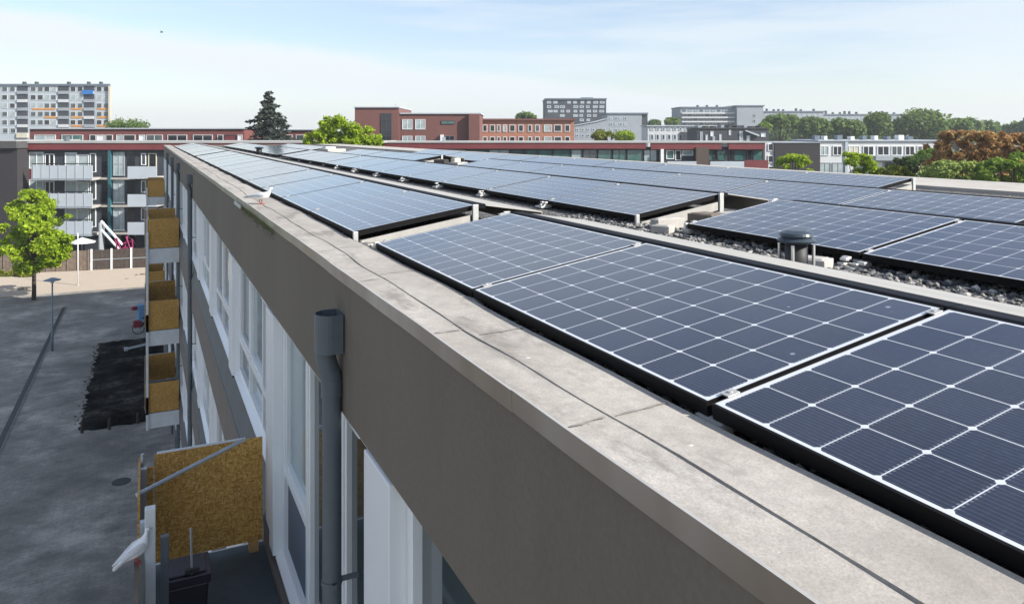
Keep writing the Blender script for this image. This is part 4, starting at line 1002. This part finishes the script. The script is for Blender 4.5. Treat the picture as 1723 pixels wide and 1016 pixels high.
# long red banded block that closes the court, seen left and again right of the roof
b = B('balcony_block', 'long low block with dark red roof band and white balconies closing the court', 30, 72)
sc = b.s
b.box('wall', M['wall_slate'], 28, 640, 249, 452, 0, 9, 0.0)
b.box('roof', M['roof_grey'], 26, 642, 238, 241, -.5, 9.4)
b.box('roof_band', M['red_band'], 28, 640, 241.2, 252, -.42, -.02)
b.box('chimney', M['grey_pvc'], 97, 101, 230, 238, 1, 1.6)
for v0 in (256, 302, 348):
    b.win(38, 74, v0, v0 + 28, 'glass_pale', 'white', 3); b.box('spandrel_panel', M['red_band'], 28, 69, v0 + 29, v0 + 46, -.06, -.003)
    b.win(110, 130, v0 + 1, v0 + 32, 'glass_pale', 'white', 1); b.win(131, 150, v0 + 4, v0 + 32, 'glass_pale', 'white', 1); b.win(76, 92, v0 + 3, v0 + 30, 'glass_dark', 'white', 2)
    b.win(152, 162, v0 + 2, v0 + 34, 'glass', 'white', 1)
    bal = b.box('balcony', M['wall_pale'], 70, 170, v0 + 21.5, v0 + 46, -1.5, -1.42); b.box('balcony_floor', M['concrete'], 70, 170, v0 + 42, v0 + 46, -1.41, -.01, parent=bal); b.box('balcony_rail', M['rubber'], 70, 170, v0 + 18, v0 + 19.5, -1.5, -1.44, parent=bal)
    for uu in range(72, 170, 14): b.box('rail_post', M['wall_grey'], uu, uu + .8, v0 + 19.6, v0 + 45.5, -1.53, -1.503, parent=bal)
    b.box('lower_edge', M['wall_grey'], 70, 170, v0 + 42.5, v0 + 44, -1.54, -1.532, parent=bal)
    bal = b.box('balcony', M['wall_pale'], 228, 276, v0 + 23, v0 + 43.5, -1.5, -1.42); b.box('balcony_floor', M['concrete'], 228, 276, v0 + 40, v0 + 43.5, -1.41, -.01, parent=bal)
    b.win(238, 246, v0 + 2, v0 + 22, 'glass', 'white', 1); b.win(250, 264, v0 + 2, v0 + 36, 'glass_dark', 'cream', 1)
    b.box('gallery', M['glass_dark'], 172, 184, v0, v0 + 44, -.02, .02); b.box('gallery', M['glass_dark'], 214, 227, v0, v0 + 44, -.02, .02)
    b.win(191, 210, v0, v0 + 40, 'glass_pale', 'wall_grey', 2, 2); b.box('gallery_floor', M['concrete'], 172, 228, v0 + 43, v0 + 46, -.3, -.03)
b.box('drainpipe', M['teal'], 184.5, 189, 252, 396, -.35, -.02)
b.box('entrance', M['glass_dark'], 172, 228, 392, 440, -.02, .02)
p = P(-2, CY, 70.5)
b = B('dark_gable', 'dark grey brick gable wall at the left picture edge', -60, 70.2)
b.box('wall', M['brick_dark'], -60, 29, 250, 452, 0, 10, 0.0); b.box('roof', M['roof_dark'], -62, 31, 238, 249.6, -.3, 10); b.box('roof_edge', M['roof_grey'], -62, 31, 236.6, 237.9, -.32, 10.1)

b = B('balcony_block', 'low block with dark red roof band over green glazing, seen beyond the panels', 640, 76)
b.box('wall', M['wall_slate'], 640, 1287, 250, 460, 0, 9, 0.0); b.box('roof', M['roof_grey'], 636, 1288, 238.5, 240.5, -.5, 9.4)
b.box('roof_band', M['red_band'], 640, 1086, 240.8, 250.5, -.42, -.02); b.box('roof_band', M['red_band'], 1094, 1212, 240.8, 251.5, -.42, -.02); b.box('roof_band', M['red_band'], 1224, 1285, 240.8, 251.5, -.42, -.02)
for u in (645, 700, 742): b.win(u, u + 40, 252, 272, 'glass_green', 'wall_grey', 2)
xs = [790, 822, 858, 884, 905, 930, 960, 980, 1005, 1030, 1054, 1082, 1106]
for i in range(len(xs) - 1): b.win(xs[i] + 1, xs[i + 1] - 1, 252, 272, ('glass_green', 'glass_pale', 'glass', 'glass_green', 'glass_green')[i % 5], 'wall_slate', 1 + i % 2, t=.05)
b.box('spandrel_panel', M['red_band'], 1050, 1108, 272, 284, -.05, -.003)
b.box('party_pier', M['white'], 1110, 1115, 251, 276, -.6, -.003)
b.box('stair_tower', M['stair_brown'], 1168, 1189, 248, 300, -.9, -.003)
b.win(1121, 1134, 253, 268, 'glass_green', 'white', 1); b.win(1136, 1146, 253, 270, 'glass_dark', 'white', 1); b.win(1148, 1166, 253, 262, 'glass_pale', 'white', 1)
for u0, u1, gk in ((1192, 1200, 'glass_green'), (1201, 1207, 'glass_dark'), (1208, 1221, 'glass_green'), (1227, 1233, 'glass_dark'), (1235, 1253, 'glass_green'), (1257, 1265, 'glass_dark'), (1267, 1284, 'glass_green')): b.win(u0, u1, 253, 270, gk, 'wall_slate', 1, t=.05)
for u0, u1 in ((1119, 1167), (1190, 1246)): b.box('balcony', M['wall_pale'], u0, u1, 271, 283, -1.2, -1.1)
b.box('balcony', M['red_band'], 1247, 1286, 269, 284, -1.2, -1.1)
for u in (741, 1027): b.box('roof_duct', M['wall_grey'], u, u + 5, 231, 238.4, 2, 2.4)

# white row at the right
b = B('row_house', 'white flat roofed row of houses with dark gable right of the red banded block', 1288, 88)
b.box('wall', M['wall_white'], 1288, 1303, 240, 300, .2, 9, 0.0)
for v0 in (242, 262, 280): b.win(1293, 1302, v0, v0 + 12, 'glass_dark', 'white', 1, y=.11)
b.box('gable_wall', M['brick_dark'], 1303.2, 1380, 241, 300, 0, 9, 0.0); b.box('gable_coping', M['wall_grey'], 1302, 1381, 239.4, 240.8, -.06, 9)
b.box('wall', M['wall_white'], 1380.2, 1585, 238, 300, .6, 9, 0.0); b.box('roof_edge', M['wall_pale'], 1379, 1588, 236, 237.8, .4, 9.2)
for u0, u1, gk in ((1383, 1398, 'glass_pale'), (1405, 1420, 'glass_dark'), (1432, 1450, 'cream_pane'), (1456, 1474, 'glass_dark'), (1480, 1500, 'glass_dark'), (1504, 1522, 'glass'), (1527, 1543, 'glass_dark'), (1548, 1564, 'glass')):
    if gk == 'cream_pane': M.setdefault('cream_pane', paint('cream_blind', (.55, .52, .40), .5, .06, 1))
    b.win(u0, u1, 246, 262, gk, 'white', 2, y=.51)
for u0, u1 in ((1382, 1401), (1404, 1424)): b.win(u0, u1, 274, 298, 'glass_pale', 'wall_grey', 2, y=.51)
b.box('canopy', M['wall_grey'], 1470, 1525, 262.5, 270, -.6, .58); b.win(1478, 1490, 272, 290, 'white', 'wall_grey', 1, y=.51); b.win(1492, 1508, 272, 290, 'glass_dark', 'wall_grey', 1, y=.51)
b.box('party_pier', M['wall_pale'], 1425, 1430, 238.5, 300, .45, .59, 0.0)
rr = random.Random(6)
for k in range(9):
    u = 1386 + k * 21 + rr.uniform(-4, 4); b.box('chimney', M['white'] if k % 2 else M['wall_blue'], u, u + rr.uniform(5, 10), 228 + rr.uniform(-2, 3), 235.9, 3, 4)

# wine red wing behind the court block
b = B('brick_wing', 'wine red brick wing with a row of dark windows under its flat roof', 50, 96)
b.box('wall', M['brick_wing'], 50, 411, 217.5, 300, 0, 9, 0.0); b.box('roof_edge', M['wall_pale'], 48, 413, 215.6, 217.4, -.2, 9.2); b.box('wall', M['brick_wing'], 466, 526, 220, 300, 0, 9, 0.0); b.box('roof_edge', M['wall_blue'], 465, 527, 218.4, 219.9, -.2, 9.2)
for u0, u1, gk in ((58, 94, 'glass_pale'), (104, 140, 'glass_green'), (151, 162, 'glass_dark'), (163, 176, 'white'), (178, 190, 'glass_dark'), (196, 206, 'glass_pale'), (208, 228, 'glass_dark'), (234, 244, 'white'), (246, 274, 'glass'), (282, 315, 'glass_dark'), (325, 358, 'glass_dark'), (366, 376, 'glass_dark'), (378, 398, 'red_band'), (400, 408, 'white'), (478, 492, 'glass_dark'), (498, 512, 'glass')):
    b.win(u0, u1, 227, 241, gk, 'wall_white' if gk != 'red_band' else 'wall_slate', 2 if u1 - u0 > 25 else 1)

# red brown brick building and orange brick neighbour
b = B('brick_building', 'tall red brown brick building with few windows in the middle distance', 597, 112)
b.box('wall', M['brick_red'], 597, 671, 181.5, 300, 0, 14, 0.0); b.box('roof_edge', M['wall_pale'], 595.5, 672, 179.8, 181.4, -.2, 14.2)
b.box('wall', M['brick_red'], 671.2, 807, 192, 300, .5, 14, 0.0); b.box('roof_edge', M['wall_pale'], 672.5, 809, 190, 191.9, .3, 14.2)
b.box('corner_pier', M['brick_red'], 789, 807, 191.8, 300, -.3, .48, 0.0)
b.win(641, 659, 191, 238, 'glass_dark', 'wall_dark', 2, 5, name='stair_window')
for u in (676, 698):
    b.win(u, u + 17, 201, 218, 'glass_pale', 'white', 2, y=.41); b.win(u, u + 17, 229, 240, 'glass_pale', 'white', 2, y=.41)
b.win(742, 765, 203, 209, 'glass_green', 'wall_slate', 2, y=.41, t=.05); b.win(748, 764, 229, 236, 'glass_dark', 'wall_blue', 2, y=.41, t=.05); b.box('vent_duct', M['white'], 741, 746, 227, 240, -.2, .48)
b.box('antenna', M['steel_tube'], 660, 661, 174, 179.7, 3, 3.1)
b = B('brick_building', 'orange brick building with two rows of windows and dark cornice', 808, 124)
b.box('wall', M['brick_orange'], 808, 966, 203, 300, 0, 12, 0.0); b.box('cornice', M['brick_red'], 808, 968, 200, 202.9, -.4, 12.2)
us = [812, 824, 836, 846, 857, 872, 888, 900, 915, 932, 950]
for i, u in enumerate(us):
    w = (8, 9, 6, 7, 10, 9, 7, 8, 13, 13, 9)[i]; gk = ('glass_dark', 'glass_dark', 'glass', 'glass_pale', 'glass_dark')[i % 5]
    b.win(u, u + w, 210, 222, gk, 'wall_white', 1, t=.12); b.win(u, u + w, 230, 240, gk if i % 3 else 'glass', 'wall_white', 1, t=.12)

# high-rise on the left
b = B('high_rise', 'white high rise slab with stacked windows and orange panels, left skyline', -40, 215)
sk = -.52 * 11
for nm, mt, ua, ub, va, vb, ya in (('wall', 'wall_pale', -40, 184, 145, 292, 0), ('roof', 'wall_blue', -41, 186, 141.5, 144.9, -.3), ('side_pier', 'cream', 184.1, 187, 145, 292, -.6)):
    mb = MB(); mb.prism([(b.x(ua), ya), (b.x(ub), ya), (b.x(ub) + sk, 11), (b.x(ua) + sk, 11)], max(0, b.z(vb)), b.z(va), axis='z'); mb.build(nm, M[mt], b.o)
for u in (26, 47, 102, 136, 157): b.box('chimney', M['wall_dark'], u, u + 3, 136.5, 141.4, 3, 4.2)
vs = [146, 160, 174, 188, 202, 216]
for i, v0 in enumerate(vs):
    for u in ((4, 17, 52, 64, 75, 86, 119, 131, 163, 175) if i < 5 else (5, 18)):
        b.win(u - .8, u + 8.8, v0 - .2, v0 + 8.6, ('glass', 'glass_dark', 'glass_pale', 'glass')[(int(u) * 3 + i * 5) % 4], 'wall_white', 1, t=.12)
    for u0, u1 in ((29, 47), (98, 116), (141, 159)):
        o = b.box('loggia', M['wall_dark'], u0, u1, v0 - 1, v0 + 13.4, -.08, -.002); b.box('loggia_front', M['wall_grey'] if (i + u0) % 3 else M['wall_white'], u0 + .5, u1 - .5, v0 + 7.5, v0 + 12.5, -.3, -.1, parent=o)  # flat dark panel, the shade of the recess put into its colour
for (u0, u1, v) in ((55, 93, 183), (120, 138, 183), (164, 183, 183), (75, 96, 197), (120, 138, 197), (164, 183, 197), (120, 138, 211.5), (164, 183, 211.5)): b.box('orange_panel', M['orange_panel'], u0, u1, v - .8, v + 2.2, -.1, -.003)
b.box('blue_tarp', M['blue_tarp'], 140, 158, 152, 159, -.5, -.32)
b.box('cream_base', M['cream'], 29, 48, 224, 232, -.4, -.09)

# skyline right of the middle
b = B('apartment_tower', 'dark apartment tower with pale balconies on the middle skyline', 918, 300)
b.box('wall', M['wall_dark'], 918, 1020, 168, 260, 0, 25, 0.0); b.box('roof', M['wall_blue'], 917, 1021, 165.6, 167.9, -.4, 25.4); b.box('roof_hut', M['wall_blue'], 980, 1000, 163.4, 165.5, 4, 16)
rr = random.Random(4)
for i in range(5):
    for j in range(9):
        if rr.random() < .82:
            u = 921 + j * 11 + rr.uniform(-1, 1); v0 = 170.5 + i * 7.4; b.win(u, u + rr.choice((6, 7, 8)), v0, v0 + 4.2, rr.choice(('glass_pale', 'glass', 'glass_pale')), 'wall_pale', 1, t=.35)
b = B('apartment_block', 'grey apartment block with darker right end, right of the dark tower', 1022, 230)
b.box('wall', M['wall_grey'], 1022, 1080, 192.5, 260, 0, 14, 0.0); b.box('end_wall', M['wall_dark'], 1080.2, 1090, 192.5, 260, .3, 14, 0.0); b.box('roof_edge', M['wall_blue'], 1021, 1090.5, 190, 192.3, -.3, 14.3)
for i in range(4):
    for j in range(4): b.win(1026 + j * 8, 1031 + j * 8, 197 + i * 10, 202 + i * 10, 'glass' if (i + j) % 2 else 'glass_pale', 'wall_pale', 1, t=.2)
b.win(1062, 1066, 224, 230, 'glass_dark', 'wall_grey', 1, t=.15)
b = B('apartment_block', 'low pale blue grey block stepping down left of the grey block', 966, 215)
mb = MB(); mb.prism([(b.x(966), 0), (b.x(1024), 0), (b.x(1024), b.z(200)), (b.x(1000), b.z(206)), (b.x(966), b.z(212))], 0, 10); mb.build('wall', M['wall_grey'], b.o)
mb = MB(); mb.prism([(b.x(965), b.z(212.1)), (b.x(1000), b.z(206.1)), (b.x(1024), b.z(200.1)), (b.x(1024), b.z(199)), (b.x(1000), b.z(204.9)), (b.x(965), b.z(210.9))], -.3, 10.2); mb.build('roof_edge', M['wall_pale'], b.o)
for i in range(2):
    for j in range(6): b.win(969 + j * 9, 974 + j * 9, 216 + i * 10, 221 + i * 10, 'glass' if (i + j) % 3 else 'glass_dark', 'wall_pale', 1, t=.2)
b = B('apartment_slab', 'large pale apartment slab with balcony bands on the right skyline', 1145, 290)
b.box('wall', M['wall_grey'], 1145, 1236, 182, 260, 0, 16, 0.0); b.box('roof_edge', M['wall_blue'], 1144, 1236, 180, 181.8, -.4, 16)
b.box('end_block', M['wall_grey'], 1236.2, 1280, 180, 260, -3, 16, 0.0); b.box('roof_edge', M['wall_blue'], 1235, 1282, 177.8, 179.8, -3.3, 16.2); b.box('side_block', M['wall_blue'], 1132, 1144.8, 197, 260, 2, 14, 0.0)
for i in range(5):
    b.box('balcony_band', M['wall_white'], 1146, 1235, 189.6 + i * 7.2, 192 + i * 7.2, -1.6, -.003)
    for j in range(9): b.win(1148 + j * 9.7, 1154 + j * 9.7, 184 + i * 7.2, 188.8 + i * 7.2, 'glass_pale' if (i * 2 + j) % 3 else 'glass', 'wall_blue', 1, t=.25)
for v in (193, 202): b.win(1263, 1267, v, v + 4.5, 'glass_dark', 'wall_grey', 1, y=-3.09, t=.2)
for u in (1177, 1193, 1210): b.box('chimney', M['wall_dark'], u, u + 3, 176.5, 179.9, 4, 5)
for lab, u0, u1, vt, d in (('long low horizon block with many chimneys right of the pale slab', 1284, 1386, 187, 380), ('farther horizon block with chimneys above the far trees', 1384, 1522, 192, 420)):
    b = B('horizon_block', lab, u0, d); b.box('wall', M['wall_grey'], u0, u1, vt + 2, 260, 0, 15, 0.0); b.box('roof', M['wall_blue'], u0 - 1, u1 + 1, vt, vt + 1.9, -.4, 15.4); rr = random.Random(u0)
    u = u0 + 10
    while u < u1 - 6:
        b.box('chimney', M['wall_dark'], u, u + 2.6, vt - rr.uniform(3, 6), vt - .1, 4, 5.4); u += rr.choice((8, 12, 22))
    for j in range(int((u1 - u0) / 9)): b.win(u0 + 3 + j * 9, u0 + 8 + j * 9, vt + 5, vt + 9, 'glass_pale', 'wall_pale', 1, t=.3)
# dark houses and white terrace before the slab
b = B('terrace_house', 'pale terrace with flat roof and dark windows left of the charcoal houses', 1090, 165)
b.box('wall', M['wall_white'], 1090, 1172, 213, 260, 0, 8, 0.0); b.box('roof', M['wall_pale'], 1088, 1173, 211, 212.8, -.3, 8.3)
for j in range(8): b.win(1094 + j * 9.6, 1100 + j * 9.6, 215, 220, 'glass' if j % 3 else 'glass_pale', 'wall_pale', 1, t=.2); b.win(1094 + j * 9.6, 1100 + j * 9.6, 226, 236, 'glass_dark' if j % 2 else 'glass', 'wall_pale', 1, t=.2)
b.box('dark_bay', M['wall_dark'], 1145, 1166, 222, 238, -.3, -.003)
b = B('charcoal_house', 'charcoal row of houses with white gables behind the red banded block', 1173, 140)
b.box('wall', M['wall_dark'], 1173, 1294, 217, 260, 0, 8, 0.0); b.box('roof_edge', M['roof_dark'], 1172, 1295, 215, 216.8, -.2, 8.2)
rr = random.Random(12)
for j in range(9):
    u = 1177 + j * 13; b.box('roof_box', M['wall_dark'] if j % 3 else M['wall_grey'], u, u + 5, 211 + rr.uniform(-1, 2), 214.9, 1, 4)
for j, (u0, u1, v0, v1) in enumerate(((1178, 1182, 222, 237), (1187, 1191, 227, 237), (1195, 1201, 221, 230), (1199, 1203, 230, 237), (1210, 1214, 226, 237), (1226, 1230, 219, 228), (1244, 1250, 221, 237), (1256, 1262, 228, 237), (1280, 1288, 224, 231))):
    b.win(u0, u1, v0, v1, 'white' if j % 3 else 'glass_pale', 'wall_pale', 1, t=.12)
mb = MB(); mb.prism([(b.x(1253), b.z(219)), (b.x(1276), b.z(227)), (b.x(1276), b.z(230)), (b.x(1253), b.z(221))], -.6, -.1); mb.build('porch_roof', M['wall_pale'], b.o)

# small things in front of the court block
t = thing('parasol', 'white parasol open behind the fence below the balconies', 'parasol', (P(138, 400, 69.5).x, P(138, 400, 69.5).y, 0), -YAW)
mb = MB(); mb.lathe([(1.15, 2.0), (1.17, 1.95), (1.13, 2.01), (.05, 2.42)], n=8); mb.build('canopy', M['wall_white'], t); mb = MB(); mb.lathe([(.03, 0), (.03, 2.47)], n=8); mb.build('pole', M['alu'], t)
b = B('outside_stair', 'white slanting stair rail going down behind the dark fence', 170, 70.5, cat='stair')
for dv in (0, 14):
    mb = MB(); mb.tube([(b.x(170), 0, b.z(372 + dv)), (b.x(206), 0, b.z(412 + dv))], .12, 6); mb.build('stringer', M['white'], b.o)
mb = MB(); mb.box(b.x(170), b.x(172), -.4, .4, 0, b.z(374)); mb.build('post', M['wall_grey'], b.o)
b = B('climbing_frame', 'pink frame standing behind the dark fence', 205, 69.2, cat='climbing frame')
mb = MB()
for (u0, v0, u1, v1) in ((194, 402, 197, 436), (196, 400, 206, 436), (206, 436, 212, 398), (222, 402, 222, 436), (206, 410, 222, 406), (212, 398, 222, 436)): mb.tube([(b.x(u0), 0, b.z(v0)), (b.x(u1), .3, b.z(v1))], .07, 6)
mb.build('bars', M['pink'], b.o); mb = MB(); mb.box(b.x(206), b.x(214), 0, .4, b.z(420), b.z(416)); mb.build('seat', M['pink'], b.o)

# ------------------------------------------------------------------ air
mb = MB(); mb.box(-710, 810, -210, 910, -1.2, 34.0); hz = mb.build('haze', bpy.data.materials.new('haze_air')); tag(hz, kind='stuff')
hm = hz.data.materials[0]; hm.use_nodes = True; hn = hm.node_tree.nodes; hn.remove(hn['Principled BSDF'])
pv = hn.new('ShaderNodeVolumePrincipled'); pv.inputs['Color'].default_value = (.86, .91, .96, 1); pv.inputs['Density'].default_value = .00045; pv.inputs['Anisotropy'].default_value = .2
hm.node_tree.links.new(pv.outputs[0], hn['Material Output'].inputs['Volume'])
